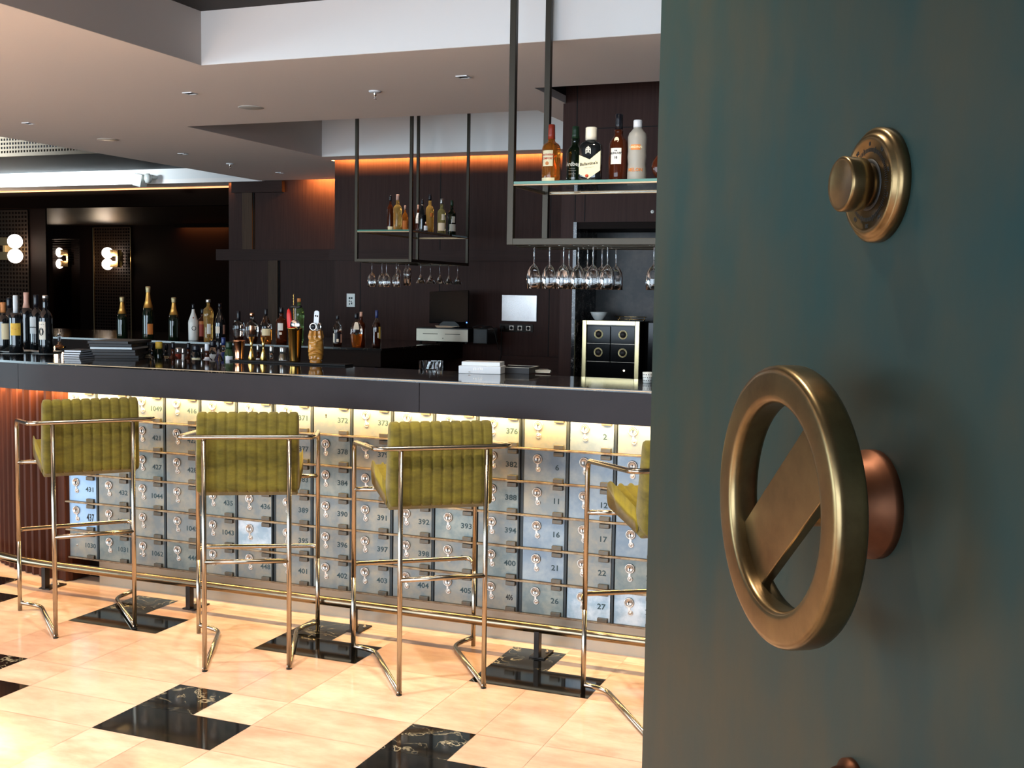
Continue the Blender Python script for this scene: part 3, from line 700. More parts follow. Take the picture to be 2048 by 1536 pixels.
def bottle(name, label, p, H, R, prof, mat, cap=None, labs=(), texts=(), turn=0, sx=1, sy=1, pw=2, liquid=None, group=None, seg=28, lean=0, cat='bottle'):
    """cap=(mat, from-fraction, radius factor); labs=[(z0,z1,halfangle,mat[,offset angle])]; texts=[(string,size,z,mat,off)]"""
    az = face_cam(p)
    root = thing(name, label, cat, p, az+pi/2+turn, group)
    pr = [(max(.0008, r*R), z*H) for z, r in PROF[prof]]
    def rad(z):
        f = z/H; P = PROF[prof]
        for k in range(len(P)-1):
            if P[k][0] <= f <= P[k+1][0]: t = (f-P[k][0])/max(1e-6, P[k+1][0]-P[k][0]); return R*(P[k][1]*(1-t)+P[k+1][1]*t)
        return R
    cut = cap[1] if cap else 1
    pb = [(r, z) for r, z in pr if z < cut*H-.0005]; pb.append((rad(cut*H), cut*H))
    # finer rings so shoulders stay round
    fine = [pb[0]]
    for q in pb[1:]:
        a = fine[-1]; k = max(1, min(4, int(abs(q[1]-a[1])/(.05*H))))
        for j in range(1, k+1): fine.append((a[0]+(q[0]-a[0])*j/k, a[1]+(q[1]-a[1])*j/k))
    mb = MB(); mb.lathe(fine, seg, sx=sx, sy=sy, p=pw); mb.build('glass_body', mat, root)
    if liquid:
        lz = liquid[1]*H; lp = [(rad(z)*.90, z) for z in [H*.02+lz*k/10*.98 for k in range(11)]]
        mb = MB(); mb.lathe(lp, seg, sx=sx, sy=sy, p=pw); mb.build('liquid', liquid[0], root)
    if cap:
        c0 = cap[1]*H; cr = cap[2]*R if len(cap) > 2 else .42*R
        cprof = [(rad(z)*1.06 if len(cap) < 3 else cr, z) for z in [c0, c0+(H-c0)*.33, c0+(H-c0)*.66, H-.002]]
        cprof = [(cprof[0][0], c0-.0005)]+cprof[1:]+[(cprof[-1][0]*.85, H+.001)]
        mb = MB(); mb.lathe(cprof, 18, caps=True, sx=1, sy=1); mb.build('cap', cap[0], root)
    for lb in labs:
        z0, z1, ha, mt = lb[:4]; off = lb[4] if len(lb) > 4 else 0
        n = 12; vs = []; fs = []
        rows = 5
        for j in range(rows+1):
            z = H*(z0+(z1-z0)*j/rows); rr = rad(z)+.0006
            for k in range(n+1):
                a = -pi/2+off-ha+2*ha*k/n; X, Y = sec(a, pw); vs.append((rr*X*sx, rr*Y*sy, z))
        for j in range(rows):
            for k in range(n): b = j*(n+1)+k; fs.append((b, b+1, b+n+2, b+n+1))
        mb = MB(); mb.add(vs, fs, 0, True); lo = mb.build('label', mt, root)
    for tx in texts:
        s_, size, zf, mt = tx[:4]; off = tx[4] if len(tx) > 4 else 0; xs_ = tx[5] if len(tx) > 5 else 1
        z0 = zf*H
        if pw > 2: fn = lambda x, y, z: (x+off, -(R*sy+.0012)-z, z0+y)
        else: fn = lambda x, y, z: ((rad(z0)+.0014+z)*cos(-pi/2+off+x/R), (rad(z0)+.0014+z)*sin(-pi/2+off+x/R)*1, z0+y)
        mb = text_mb(s_, size, fn, .0003, xs_); mb.build('lettering', mt, root)
    BOT.append(root); return root
ZS = 2.0825
def shelfpt(px, Y=1.80): p = atY(px, 340, Y); return (p.x, Y, ZS)
b_ = bottle('liqueur_bottle', 'amber liqueur bottle with cream oval label and dark red capsule, on the near glass shelf', shelfpt(1102), .283, .0440, 'liquor', 'amber', ('cap_red', .76), [(.30, .56, .62, 'label_cream'), (.03, .11, .85, 'label_cream')],
    [('SOUTHERN', .0125, .485, 'seal_red', -.02), ('COMFORT', .0135, .425, 'seal_red', -.02), ('●', .022, .34, 'orange_print')], turn=-.45)
bottle('whisky_bottle', 'dark green bulb-necked whisky bottle with white print, behind the chevron-labelled bottle', shelfpt(1150, 1.90), .285, .0420, 'bulb', 'glass_green', ('cap_green', .80), [], [('Ardbeg', .026, .36, 'print_cream', -.15), ('-----------', .008, .29, 'print_cream', -.15), ('-----------------', .0072, .255, 'print_cream', -.15), ('--------------', .0078, .20, 'print_cream', -.15), ('----------', .007, .13, 'print_cream', -.15)], turn=-.2)
c_ = bottle('whisky_bottle', 'black square whisky bottle with cream chevron label and cream cap', shelfpt(1181, 1.73), .252, .0530, 'flask', 'glass_dark', ('cap_cream', .775, .50), [], [], turn=-.12, sy=.72, pw=5)
Rf = .0530*.72+.0011
mb = MB(); vs = [(-.049, .122), (0, .102), (.049, .130+.012), (.049, .052), (-.006, .014), (-.049, .036)]
mb.add([(x, -Rf, z) for x, z in vs], [(0, 1, 4, 5), (1, 2, 3, 4)]); mb.build('label', 'label_cream', c_)
mb = text_mb("Ballantine's", .0185, lambda x, y, z: (x-.004, -Rf-.0006-z, .083+y+x*.12), .0003); mb.build('lettering', 'ink_black', c_)
mb = text_mb("---------------------------", .0055, lambda x, y, z: (x-.004, -Rf-.0006-z, .066+y+x*.12), .0002); mb.build('lettering', 'ink_black', c_)
mb = MB(); mb.lathe([(.0078, 0), (.0078, .0012), (.0001, .0012)], 20, M=Tr(-.012, -Rf-.0002, .027) @ FY); mb.build('seal', 'seal_red', c_)
mb = MB()
for q in [(-.012, .140, .012, .143), (-.012, .150, -.004, .158), (.004, .150, .012, .158), (-.003, .144, .003, .168), (-.009, .161, .009, .164), (-.012, .134, -.008, .150), (.008, .134, .012, .150)]: mb.box(q[0]-.008, -Rf-.0004, q[1]-.006, q[2]-.008, -Rf+.0004, q[3]-.006)
mb.build('crest', 'print_cream', c_)
bottle('whisky_bottle', 'tall dark amber whisky bottle with pale square label and gold medallion', shelfpt(1236), .318, .0425, 'bulb', 'amber_dark', ('cap_black', .775, .42), [(.27, .50, .62, 'label_white', -.15)],
    [('THE', .0075, .462, 'ink_black', -.15), ('GLENLIVET', .0125, .425, 'ink_black', -.15), ('18', .016, .362, 'ink_black', -.15), ('●', .030, .615, 'label_cream', -.1)], turn=-.15)
bottle('vodka_bottle', 'frosted white wavy bottle with orange print and white screw cap, beside the tall whisky', shelfpt(1273.5), .287, .0440, 'wave', 'frost', ('white', .885, .46), [(.515, .60, .55, 'orange_print', -.2)], [('CARDINAL', .0145, .56, 'label_cream', -.2), ('MELON', .022, .20, 'orange_print', -.2)])
p = shelfpt(1334, 1.80)
jug = thing('round_bottle', 'round brown bottle with a cream ring label, rightmost on the near shelf', 'bottle', p, face_cam(p)+pi/2)
mb = MB(); mb.lathe([(.055, -.02), (.066, -.012), (.07, 0), (.066, .012), (.055, .02)], 36, M=Tr(0, 0, .0705) @ FY); mb.build('glass_body', 'amber_dark', jug)
mb = MB(); mb.lathe([(.040, .0205), (.040, .0215), (.034, .0215)], 30, M=Tr(0, 0, .0705) @ FY, caps=False); mb.build('label', 'label_cream', jug)
mb = MB(); mb.lathe([(.013, .132), (.013, .175)], 16); mb.build('cap', 'cap_red', jug)

# far rack bottles
zf = 2.0585
def farpt(px, y): p = atY(px, 450, y); return (p.x, y, zf)
FARS = [
 (780.5, 5.02, .285, .026, 'bordeaux', 'amber_dark', 'cap_black', [(.0, .12, .8, 'label_cream')], 'small dark red bottle with cream foot label, leftmost on the far rack'),
 (795, 4.98, .290, .036, 'liquor', 'gold_liquid', 'cap_pink', [], 'round pale amber bottle, second from the left on the far rack'),
 (810, 5.16, .215, .026, 'squat', 'amber', 'cap_pink', [(.05, .42, .8, 'orange_print')], 'short amber bottle beside the middle post of the far rack'),
 (824, 5.30, .245, .028, 'cone', 'amber_dark', 'cap_red', [], 'dark red bottle with a red neck, behind the middle post of the far rack'),
 (836, 5.42, .240, .024, 'cone', 'amber_dark', 'cap_pink', [(.35, .72, .9, 'white')], 'bottle with a slanting white label, just right of the middle post of the far rack'),
 (844.5, 5.22, .268, .034, 'cone', 'glass_dark', 'cap_black', [], 'black sloping bottle with a pale cap, centre of the far rack'),
 (859.5, 5.40, .325, .034, 'liquor', 'gold_liquid', 'cap_black', [(.42, .52, .4, 'orange_print', .5)], 'tallest pale round bottle with a dark stopper on the far rack'),
 (883, 5.60, .305, .036, 'liquor', 'pale_liquid', 'cap_silver', [(.10, .32, .9, 'paper'), (.40, .56, .4, 'paper', .4)], 'yellow-green bottle with silver cap on the far rack'),
 (903.5, 5.78, .305, .036, 'liquor', 'glass_green', 'cap_green', [(.12, .32, .9, 'paper', .3), (.36, .54, .45, 'paper', .4)], 'dark green bottle with oval label, rightmost on the far rack')]
for px, y, H, R, pf, mt, cp, lb, txt in FARS:
    bottle('spirit_bottle', txt, farpt(px, y), H, R, pf, mt, (cp, .84), lb, group='bottles on the far rack', seg=20)
bottle('miniature_bottle', 'tiny white-labelled bottle in front of the tallest bottle on the far rack', farpt(851.5, 5.12), .075, .016, 'squat', 'amber_dark', ('cap_pink', .8), [(.1, .6, 1.2, 'white')], seg=14)

# ------------------------------------------------------------------ things on the bar top
ZB = 1.1812
WG = 'wine bottles at the left end of the bar'
def barpt(px, py, dz=0): p = onZ(px, py, ZB); return (p.x, p.y, ZB+dz)
def tray(px, py, w, label, name='plate'):
    x, y, z = barpt(px, py)
    t = thing(name, label, 'plate', (x, y, z), 0); mb = MB(); mb.lathe([(w*.8, 0), (w*.86, .0012), (w, .006), (w*1.0, .0072), (w*.85, .0030), (.0001, .0030)], 40); mb.build('dish', 'ceramic', t); return t
tray(34, 703.5, .105, 'small white plate under the yellow-labelled wine bottle')
tray(93, 704.5, .085, 'small white plate under the rightmost wine bottle')
def wine(px, pyt, d, label, cap, labs, texts=(), H=None, R=.038, turn=0, dz=.0035):
    p0 = onZ(px, d, ZB+dz); top = atY(px, pyt, p0.y).z; H = H or (top-ZB-dz)
    return bottle('wine_bottle', label, (p0.x, p0.y, ZB+dz), H, R, 'bordeaux', 'glass_dark', cap, labs, texts, turn, group=WG)
wine(8, 596, 704, 'dark wine bottle with orange capsule cut off by the left edge', ('cork', .80), [(.26, .58, .55, 'label_cream', .25)], H=.285, dz=0)
wine(33, 591, 706, 'dark wine bottle with a square yellow label', ('paper_cool', .70, .36), [(.31, .52, .75, 'paper_yellow', -.1)], [('* ~ *', .020, .42, 'orange_print', -.1)])
wine(20, 596, 694, 'dark wine bottle with a black capsule, behind the yellow-labelled one', ('cap_black', .80), [], dz=0)
wine(54, 585, 697, 'tall unlabelled wine bottle with pink and white capsule', ('cap_pink', .73), [], dz=0)
wine(74, 590, 700, 'dark wine bottle with grey script label, behind the rightmost one', ('cap_black', .78), [(.30, .60, .60, 'paper_cool', -.7)], [('~~~', .030, .42, 'ink_black', -.75)], dz=0)
wine(92, 591, 706.5, 'rightmost dark wine bottle with a white label and dark emblem', ('cap_silver', .95, .41), [(.24, .55, .52, 'paper', -.55)], [('- - -', .018, .51, 'ink_black', -.55), ('0', .062, .37, 'ink_black', -.65)])
x, y, z = barpt(107, 697)
bt = thing('pourer_bottle', 'small clear glass bottle with a metal pourer beside the wine bottles', 'bottle', (x, y+.05, z))
mb = MB(); mb.lathe([(.024, 0), (.026, .004), (.026, .012), (.012, .030), (.009, .045), (.010, .075), (.010, .078)], 24); mb.build('glass_body', 'glass', bt)
mb = MB(); mb.lathe([(.011, .078), (.011, .092), (.003, .096), (.0022, .118)], 14); mb.build('pourer', 'chrome', bt)
mb = MB(); mb.lathe([(.020, .003), (.022, .006), (.019, .016), (.0001, .020)], 20); mb.build('liquid', 'amber', bt)

# menus
def menu(p, rot, w, d, h, label, group, pages='paper_cool'):
    t = thing('menu_book', label, 'menu', p, rot, group)
    mb = MB(); mb.box(-w/2, -d/2, 0, w/2, d/2, .0018); mb.box(-w/2, -d/2, h-.0018, w/2, d/2, h); mb.box(-w/2, d/2-.002, 0, w/2, d/2, h); mb.build('cover', 'leather_black', t, bevel=.0006)
    mb = MB(); mb.box(-w/2+.004, -d/2+.004, .002, w/2-.004, d/2-.004, h-.002); mb.build('pages', pages, t); return t
mx, my, _ = barpt(205, 716)
NB = ['bottom', 'second', 'third', 'fourth', 'fifth', 'top']
for k in range(6):
    menu((mx+.01*(k % 2)-.004*k, my+.150, ZB+k*.0155), radians(28+(-1)**k*2.5-2*k),   .235, .30, .015, ('%s black leather menu of the tall stack on the bar' % (NB[k] if k in (0, 5) else NB[k]+' lowest')), 'tall stack of menus', 'paper_cool' if k == 3 else 'leather_black')
mx, my, _ = barpt(133, 714)
for k in range(3):
    menu((mx, my+.10, ZB+k*.0125), radians(6+3*k), .105, .15, .012, ('bottom', 'middle', 'top')[k]+' menu of the low stack with pale page edges', 'low stack of menus', 'white')

# rubber mat with bar tools
a, b = onZ(456, 723, ZB), onZ(660, 735, ZB)
mat = MB(); mat.box(0, 0, 0, (b.x-a.x)+.02, .085, .009)
bm_ = mat.build('bar_mat', 'rubber', None, (a.x, a.y+.012, ZB), 0, bevel=.002); tag(bm_, 'long black rubber bar mat under the mixing tools', 'bar mat')
ZM = ZB+.0095; YM = a.y+.055
def matpt(px, Y=None): Y = Y or YM; p = atY(px, 722, Y); return (p.x, Y, ZM)
def zt(px, py, Y): return atY(px, py, Y).z
def lathe_thing(name, label, cat, p, parts, group=None, rot=0):
    t = thing(name, label, cat, p, rot, group)
    for nm, prof, mt in parts: mb = MB(); mb.lathe(prof, 32, caps=False); mb.build(nm, mt, t)
    return t
lathe_thing('julep_cup', 'copper cup with a rolled rim on the black bar mat', 'cup', matpt(478.5), [('cup', [(.0001, .0), (.0235, .0), (.026, .002), (.0235, .006), (.0225, .009), (.0305, .095), (.0335, .099), (.0315, .102), (.0295, .098), (.0215, .012), (.0001, .010)], 'copper')])
for i, px in enumerate((503, 527)):
    lathe_thing('jigger', ('left', 'right')[i]+' gold hourglass jigger on the black bar mat', 'jigger', matpt(px), [('cone', [(.0001, .002), (.0195, .0), (.020, .001), (.0055, .060), (.0042, .067), (.0055, .074), (.0155, .122), (.0148, .122), (.004, .076), (.0001, .074)], 'gold')], 'gold jiggers')
sp_ = matpt(590, YM+.002)
hS = zt(590, 656, YM)-ZM
sh = lathe_thing('shaker_tin', 'tall polished gold shaker tin filled with bar tools', 'shaker', sp_, [('tin', [(.0001, .0), (.0265, .0), (.028, .003), (.0285, .006), (.0375, hS-.008), (.0405, hS-.004), (.0405, hS), (.039, hS), (.036, hS-.01), (.027, .01), (.0001, .008)], 'gold')])
def tool(name, label, cat, p, parts, tilt=(0, 0)):
    t = thing(name, label, cat, p); t.rotation_euler = (tilt[0], tilt[1], 0)
    for nm, mb, mt in parts: mb.build(nm, mt, t)
    return t
X, Y, Z = sp_
k1 = MB(); k1.lathe([(.0001, .165), (.012, .168), (.0145, .178), (.0155, .21), (.0135, .245), (.0085, .268), (.0001, .275)], 22, sx=1.0, sy=.6)
k2 = MB(); k2.box(-.011, -.0012, .03, .011, .0012, .168)
tool('serrated_knife', 'bar knife with a bright red rubber handle standing in the gold shaker', 'knife', (X-.008, Y-.012, Z+.003), [('handle', k1, 'red_rubber'), ('blade', k2, 'chrome')], (0, -.085))
k1 = MB(); pts = [(.0012*cos(z*420), .0012*sin(z*420), z) for z in [i*.004 for i in range(2, 88)]]; k1.tube(pts, .0022, 7); k1.lathe([(.0001, .012), (.008, .016), (.011, .025), (.006, .034), (.002, .038)], 14, sy=.35)
tool('bar_spoon', 'thin twisted gold bar spoon rising highest from the gold shaker', 'spoon', (X-.012, Y+.012, Z+.005), [('stem', k1, 'gold')], (0, -.012))
k1 = MB(); k1.lathe([(.0001, -.002), (.030, -.002), (.031, 0), (.030, .002), (.0001, .002)], 30, M=Tr(0, 0, .135) @ FY); k2 = MB(); k2.box(-.004, -.002, .155, .004, .002, .225); k3 = MB(); k3.tube([(-.028, 0, .225), (-.01, 0, .232), (.012, 0, .230), (.034, -.002, .236)], .007, 10)
tool('cocktail_strainer', 'round steel strainer with a dark handle standing in the gold shaker', 'strainer', (X+.010, Y-.016, Z+.056), [('disc', k1, 'chrome'), ('stem', k2, 'chrome'), ('grip', k3, 'black_plastic')], (.06, .05))

# carved mug
tp = matpt(632, YM-.012); tz0 = 0; Ht = zt(632, 661, YM)-ZM
tk = thing('carved_mug', 'glazed ochre ceramic mug carved as a grimacing mask, holding bar openers', 'mug', tp, face_cam(tp)+pi/2-.1)
def gs(a, b, sa, sb): return math.exp(-(a/sa)**2-(b/sb)**2)
NA, NZ = 120, 70; vs = []; fs = []
for j in range(NZ+1):
    t = j/NZ; z = t*Ht
    base_r = .031+.005*sin(pi*min(1, t*1.1))+.003*(t > .1)-.004*max(0, t-.85)/.15
    for k in range(NA):
        a = 2*pi*k/NA; f = (a-1.5*pi); X_, Y_ = sec(a, 2.6); q = 0
        f = (f+pi) % (2*pi)-pi; af = abs(f)
        q += .0035*gs(f, t-.60, .22, .06)+.004*gs(f, t-.53, .30, .03)                 # nose
        q -= .0045*gs(af-.55, t-.64, .24, .035); q += .003*gs(af-.55, t-.64, .14, .018)   # eyes
        q += .0045*gs(af-.55, t-.715-.06*(af-.5), .35, .025)                            # brows
        q += .004*gs(f, t-.40-.05*cos(f*3.2), 1.0, .028)-.0045*gs(f, t-.335-.04*cos(f*3.2), .85, .028)+.004*gs(f, t-.27-.03*cos(f*3), .9, .022)  # mouth
        if t > .74: q += .0028*sin(f*9+1.2)*min(1, (t-.74)/.05)
        q += .0035*gs(f, t-.17, .16, .05)-.003*gs(f, t-.17, .30, .08)+.003*gs(af-.75, t-.13, .25, .05)
        q -= .0025*gs(0, t-.085, 1, .012)
        R = base_r+q*1.7; vs.append((R*X_, R*Y_, z))
for j in range(NZ):
    for k in range(NA): k2 = (k+1) % NA; fs.append((j*NA+k, j*NA+k2, (j+1)*NA+k2, (j+1)*NA+k))
fs.append(tuple(range(NA-1, -1, -1))); b0 = len(vs)
vs += [(.024*cos(2*pi*k/NA), .024*sin(2*pi*k/NA), Ht-.001) for k in range(NA)]+[(.022*cos(2*pi*k/NA), .022*sin(2*pi*k/NA), Ht-.06) for k in range(NA)]
for r_i, r_o in ((NZ*NA, b0), (b0, b0+NA)):
    for k in range(NA): k2 = (k+1) % NA; fs.append((r_i+k, r_i+k2, r_o+k2, r_o+k))
fs.append(tuple(b0+NA+k for k in range(NA)))
mb = MB(); mb.add(vs, fs, 0, True); mb.build('mug_body', 'tiki', tk)
X, Y, Z = tp
k1 = MB(); k1.prism([(x, z) for x, z in roundpoly([(-.0145, .0), (.0145, .0), (.0145, .125), (-.0145, .125)], .0142, 8)], -.0012, .0012, M=Rx(pi/2))
k2 = MB(); k2.lathe([(.0045, .0013), (.0045, .0016), (.0001, .0016)], 14, M=Tr(-.005, 0, .098) @ FY); k2.lathe([(.0045, .0013), (.0045, .0016), (.0001, .0016)], 14, M=Tr(.006, 0, .097) @ FY)
tool('bottle_opener', 'flat white bottle opener with two dark holes, sticking out of the carved mug', 'opener', (X-.004, Y+.002, Z+Ht-.022), [('blade', k1, 'white'), ('holes', k2, 'void_black')], (0, .06))
for dx, dy, zz, tl, lb in ((-.004, -.020, .128, .25, 'front'), (.022, -.004, .128, -.5, 'rear')):
    k1 = MB(); k1.tube([(.017*cos(a), 0, .017*sin(a)) for a in [2*pi*i/24 for i in range(24)]], .0042, 10, closed=True); k1.box(-.004, -.002, -.060, .004, .002, -.016)
    k2 = MB(); k2.lathe([(.014, -.001), (.014, .001), (.0001, .002)], 20, M=FY)
    t = tool('pour_measure', lb+' round steel ring tool in the carved mug', 'bar tool', (X+dx, Y+dy, Z+Ht+.020), [('ring', k1, 'chrome'), ('disc', k2, 'cap_black')], (0, 0)); t.rotation_euler = (0, 0, tl)

# white dispenser, tray and notes, right part of the bar
x, y, z = barpt(917, 746.5); x2, y2, _ = barpt(1001, 749)
ds = thing('napkin_dispenser', 'glossy white two-step box with a row of vent slots, on the bar', 'box', (x, y, z), math.atan2(y2-y, x2-x))
L_ = math.hypot(x2-x, y2-y); s_ = L_/84
mb = MB(); mb.box(0, 0, .0, L_, .12, 15*s_); mb.build('base', 'white', ds, bevel=.002)
mb = MB(); mb.box(5*s_, .010, 15*s_+.0004, L_-2*s_, .115, 23*s_); mb.build('lid', 'white', ds, bevel=.002)
mb = MB(); 
for k in range(6): mb.box((30+k*3.3)*s_, -.0006, 7.5*s_, (31.3+k*3.3)*s_, .0, 11.5*s_)
mb.lathe([(.006, 0), (.006, .0008), (.0001, .0008)], 16, M=Tr(22*s_, 0, 3.4*s_) @ FY @ Matrix.Scale(.3, 4, (0, 1, 0))); mb.build('slots', 'lock_ring', ds)
x, y, z = barpt(1004, 750)
tr = thing('leather_tray', 'dark open tray with cream rim, behind the white dispenser', 'tray', (x, y+.13, z), .05)
mb = MB(); w, d, h = .125, .16, .028
mb.box(-w+.05, 0, 0, .085, d, .003); mb.box(-w+.05, 0, .003, .085, .004, h); mb.box(-w+.05, d-.004, .003, .085, d, h); mb.box(-w+.05, .004, .003, -w+.054, d-.004, h); mb.box(.081, .004, .003, .085, d-.004, h); mb.build('body', 'leather_black', tr)
mb = MB(); mb.box(-w+.05, 0, h+.0003, .085, .004, h+.002); mb.box(.081, .0045, h+.0003, .085, d, h+.002); mb.box(-w+.05, d-.004, h+.0003, .080, d, h+.002); mb.build('rim', 'paper', tr)
x, y, z = barpt(1062, 748)
for k in range(3):
    mb = MB(); mb.box(-.045, -.05, 0, .045, .05, .004); o = mb.build('order_slip', 'paper', None, (x-.004*k, y+.15, z+.0045*k), .25+.12*k, bevel=.0004)
    tag(o, ('bottom', 'middle', 'top')[k]+' cream slip of the small pile beside the dark tray', 'paper', 'pile of cream slips')
p = onZ(1294.5, 766, ZB)
cp = lathe_thing('dotted_cup', 'small white cup with dark dots, on the bar at the edge of the vault door', 'cup', (p.x, p.y, ZB), [('cup', [(.0001, 0), (.017, 0), (.019, .003), (.0215, .048), (.0205, .048), (.018, .005), (.0001, .004)], 'ceramic')])
mb = MB()
for j in range(3):
    for k in range(12): a = 2*pi*(k+.5*(j % 2))/12; r = .0196+.0008*j; mb.lathe([(.0022, -.0002), (.0022, .0007), (.0001, .0008)], 8, M=Tr(0, 0, .012+.013*j) @ Rz(a) @ Tr(r, 0, 0) @ Ry(pi/2))
mb.build('dots', 'ink_black', cp)
# soda glass bowl behind the bar on the work station
st = thing('work_station', 'low steel work station behind the bar carrying the short bottles', 'work station', (0, 0, 0))
mb = MB(); mb.box(-1.85, 1.72, .985, 1.2, 2.02, 1.005); mb.build('shelf', 'tan_metal', st, bevel=.002)
for x in (-1.8, -.9, .15, 1.15):
    mb = MB(); mb.box(x-.015, 1.74, .0, x+.015, 2.0, .985); mb.build('leg', 'black_iron', st)
ZST = 1.0056
p = atY(862, 735, 1.90)
t = thing('cut_glass_bowl', 'sparkling cut-glass bowl half hidden behind the bar, right of the mug', 'bowl', (p.x, 1.90, ZST))
n = 28; vs = []; fs = []
prof = [(.03, 0), (.05, .03), (.056, .09), (.058, .17), (.060, .208), (.056, .208), (.053, .17), (.05, .09), (.03, .02)]
for j, (r, z) in enumerate(prof):
    for k in range(n): a = 2*pi*k/n; rr = r*(1+(.05 if (k+j) % 2 else -.03)*(j < 5)); vs.append((rr*cos(a), rr*sin(a), z))
for j in range(len(prof)-1):
    for k in range(n): k2 = (k+1) % n; fs.append((j*n+k, j*n+k2, (j+1)*n+k2, (j+1)*n+k))
fs += [tuple(range(n-1, -1, -1)), tuple((len(prof)-1)*n+k for k in range(n))]
mb = MB(); mb.add(vs, fs); mb.build('bowl', 'glass', t)

# short bottles on the work station
SR = [(296, 683, .034, 'glass_dark', 'cap_black', 'label_cream'), (307, 688, .03, 'glass_dark', 'cap_black', None), (318, 684, .028, 'glass_green', 'paper_yellow', None), (333, 688, .030, 'glass_dark', 'cap_black', 'label_cream'),
      (346, 685, .030, 'amber_dark', 'cap_black', None), (357, 696, .026, 'cap_red', 'cap_silver', 'white'), (366, 697, .024, 'ceramic', 'cap_silver', 'orange_print'), (377, 686, .028, 'amber_dark', 'cap_black', None),
      (392, 690, .032, 'glass_dark', 'cap_black', 'label_cream'), (404, 696, .026, 'amber_dark', 'cap_silver', None), (414, 688, .032, 'amber_dark', 'white', 'white'), (426, 681, .026, 'glass', 'cap_black', 'label_white'),
      (437, 683, .028, 'glass', 'cap_black', None), (447, 675, .032, 'glass', 'cap_blue', 'cap_blue'), (458, 684, .026, 'glass_green_tr', 'cap_green', 'white'), (516, 690, .026, 'amber_dark', 'cap_silver', 'white'), (543, 692, .03, 'glass', 'cap_silver', None), (566, 694, .026, 'brushed', 'cap_silver', 'white')]
DESC = {'glass_dark': 'black', 'glass_green': 'dark green', 'amber_dark': 'dark brown', 'cap_red': 'red', 'ceramic': 'white', 'glass': 'clear', 'glass_green_tr': 'green', 'brushed': 'steel'}
CD = {'cap_black': 'black cap', 'paper_yellow': 'yellowish cap', 'cap_silver': 'silver cap', 'white': 'white cap', 'cap_blue': 'blue cap', 'cap_green': 'green cap'}
prev = 'the tall menu stack'
ORD2 = ['first', 'second', 'third', 'fourth', 'fifth', 'sixth', 'seventh', 'eighth', 'ninth', 'tenth', 'eleventh', 'twelfth', 'thirteenth', 'fourteenth', 'fifteenth', 'sixteenth', 'seventeenth', 'last']
for i, (px, py, R, mt, cp, lb) in enumerate(SR):
    Y = 1.84+.09*(i % 2); p = atY(px, 700, Y); H = zt(px, py, Y)-ZST
    bottle('mixer_bottle', '%s %s bottle with %s from the left on the work station' % (ORD2[i], DESC[mt], CD[cp]), (p.x, Y, ZST), H, R, ('squat', 'liquor', 'jar')[i % 3], mt, (cp, .86), [(.45, .72, .8, lb)] if lb else [], group='short bottles on the work station', seg=18)

# ------------------------------------------------------------------ back counter
ZP = 1.10
bc = thing('back_counter', 'dark stone-topped counter running back to the wood wall behind the bar', 'counter', (0, 0, 0))
mb = MB(); mb.box(-7.4, 4.86, ZP-.018, -1.557, 6.495, ZP); mb.build('stone_top', 'marble_top', bc, bevel=.001)
mb = MB(); mb.box(-7.38, 4.875, ZP-.15, -1.575, 6.49, ZP-.0185); mb.build('apron', 'wood_dark', bc)
mb = MB(); mb.box(-7.3, 5.1, 0, -1.75, 6.48, ZP-.151); mb.build('cabinet', 'wood_dark', bc)
def cb(px, pyt, Y, R, pf, mt, cap, labs, txt, texts=(), turn=0, sy=1, pw=2, liquid=None, name='spirit_bottle'):
    p = atY(px, 690, Y); H = zt(px, pyt, Y)-ZP
    return bottle(name, txt, (p.x, Y, ZP+.0005), H, R, pf, mt, cap, labs, texts, turn, group='bottles on the back counter', sy=sy, pw=pw, liquid=liquid, seg=24)
champ = [(245, 594, 4.98, 'champagne bottle with gold foil neck, leftmost of the three'), (297, 573, 4.95, 'tallest champagne bottle with gold foil neck, middle of the three'), (348, 595, 5.0, 'champagne bottle with gold foil neck, rightmost of the three')]
for px, py, Y, tx in champ:
    b = cb(px, py, Y, .047 if px != 297 else .052, 'champagne', 'glass_green', ('foil_gold', .60), [(.10, .30, .5, 'orange_print', .35)] if px == 297 else [], tx, name='champagne_bottle')
    H = zt(px, py, Y)-ZP; mb = MB(); R = .047
    mb.lathe([(R*.345, H*.875), (R*.42, H*.90), (R*.40, H*.92), (R*.46, H*.955), (R*.44, H*.995), (R*.2, H*1.004)], 16); mb.build('foil_top', 'foil_pale', b)
cb(387, 608, 5.05, .045, 'cone', 'ceramic', ('cap_black', .86), [], 'white opaque bottle with black cap, right of the champagne', [('●', .05, .33, 'ink', .1), ('•', .05, .62, 'cap_red', 0)])
cb(405, 618, 5.3, .038, 'liquor', 'amber_dark', ('cap_black', .84), [(.10, .50, .8, 'label_red'), (.50, .60, .8, 'orange_print')], 'bottle with a red and orange label, between the white and tall golden bottles')
cb(417, 599, 5.02, .045, 'tall', 'gold_liquid', ('cap_silver', .93, .46), [(.18, .42, .4, 'label_white', .1)], 'tall tapered golden bottle with a flat silver stopper', [])
cb(440, 607, 5.05, .046, 'cone', 'glass_dark', ('cap_black', .90), [(.22, .40, .45, 'paper', -.5), (.20, .44, .3, 'cap_pink', .9)], 'black sloping bottle with grey label beside the golden bottle')
cb(477.5, 622, 5.05, .050, 'decanter', 'glass', ('cap_black', .70, .34), [], 'round-shouldered clear bottle with black neck, above the copper cup', liquid=('amber_dark', .18))
cb(504, 626, 5.02, .058, 'decanter', 'glass', ('copper', .90, .36), [(.30, .58, .35, 'copper')], 'fan-shaped cut crystal decanter with a copper stopper and round medallion', liquid=('amber_dark', .2), sy=.5)
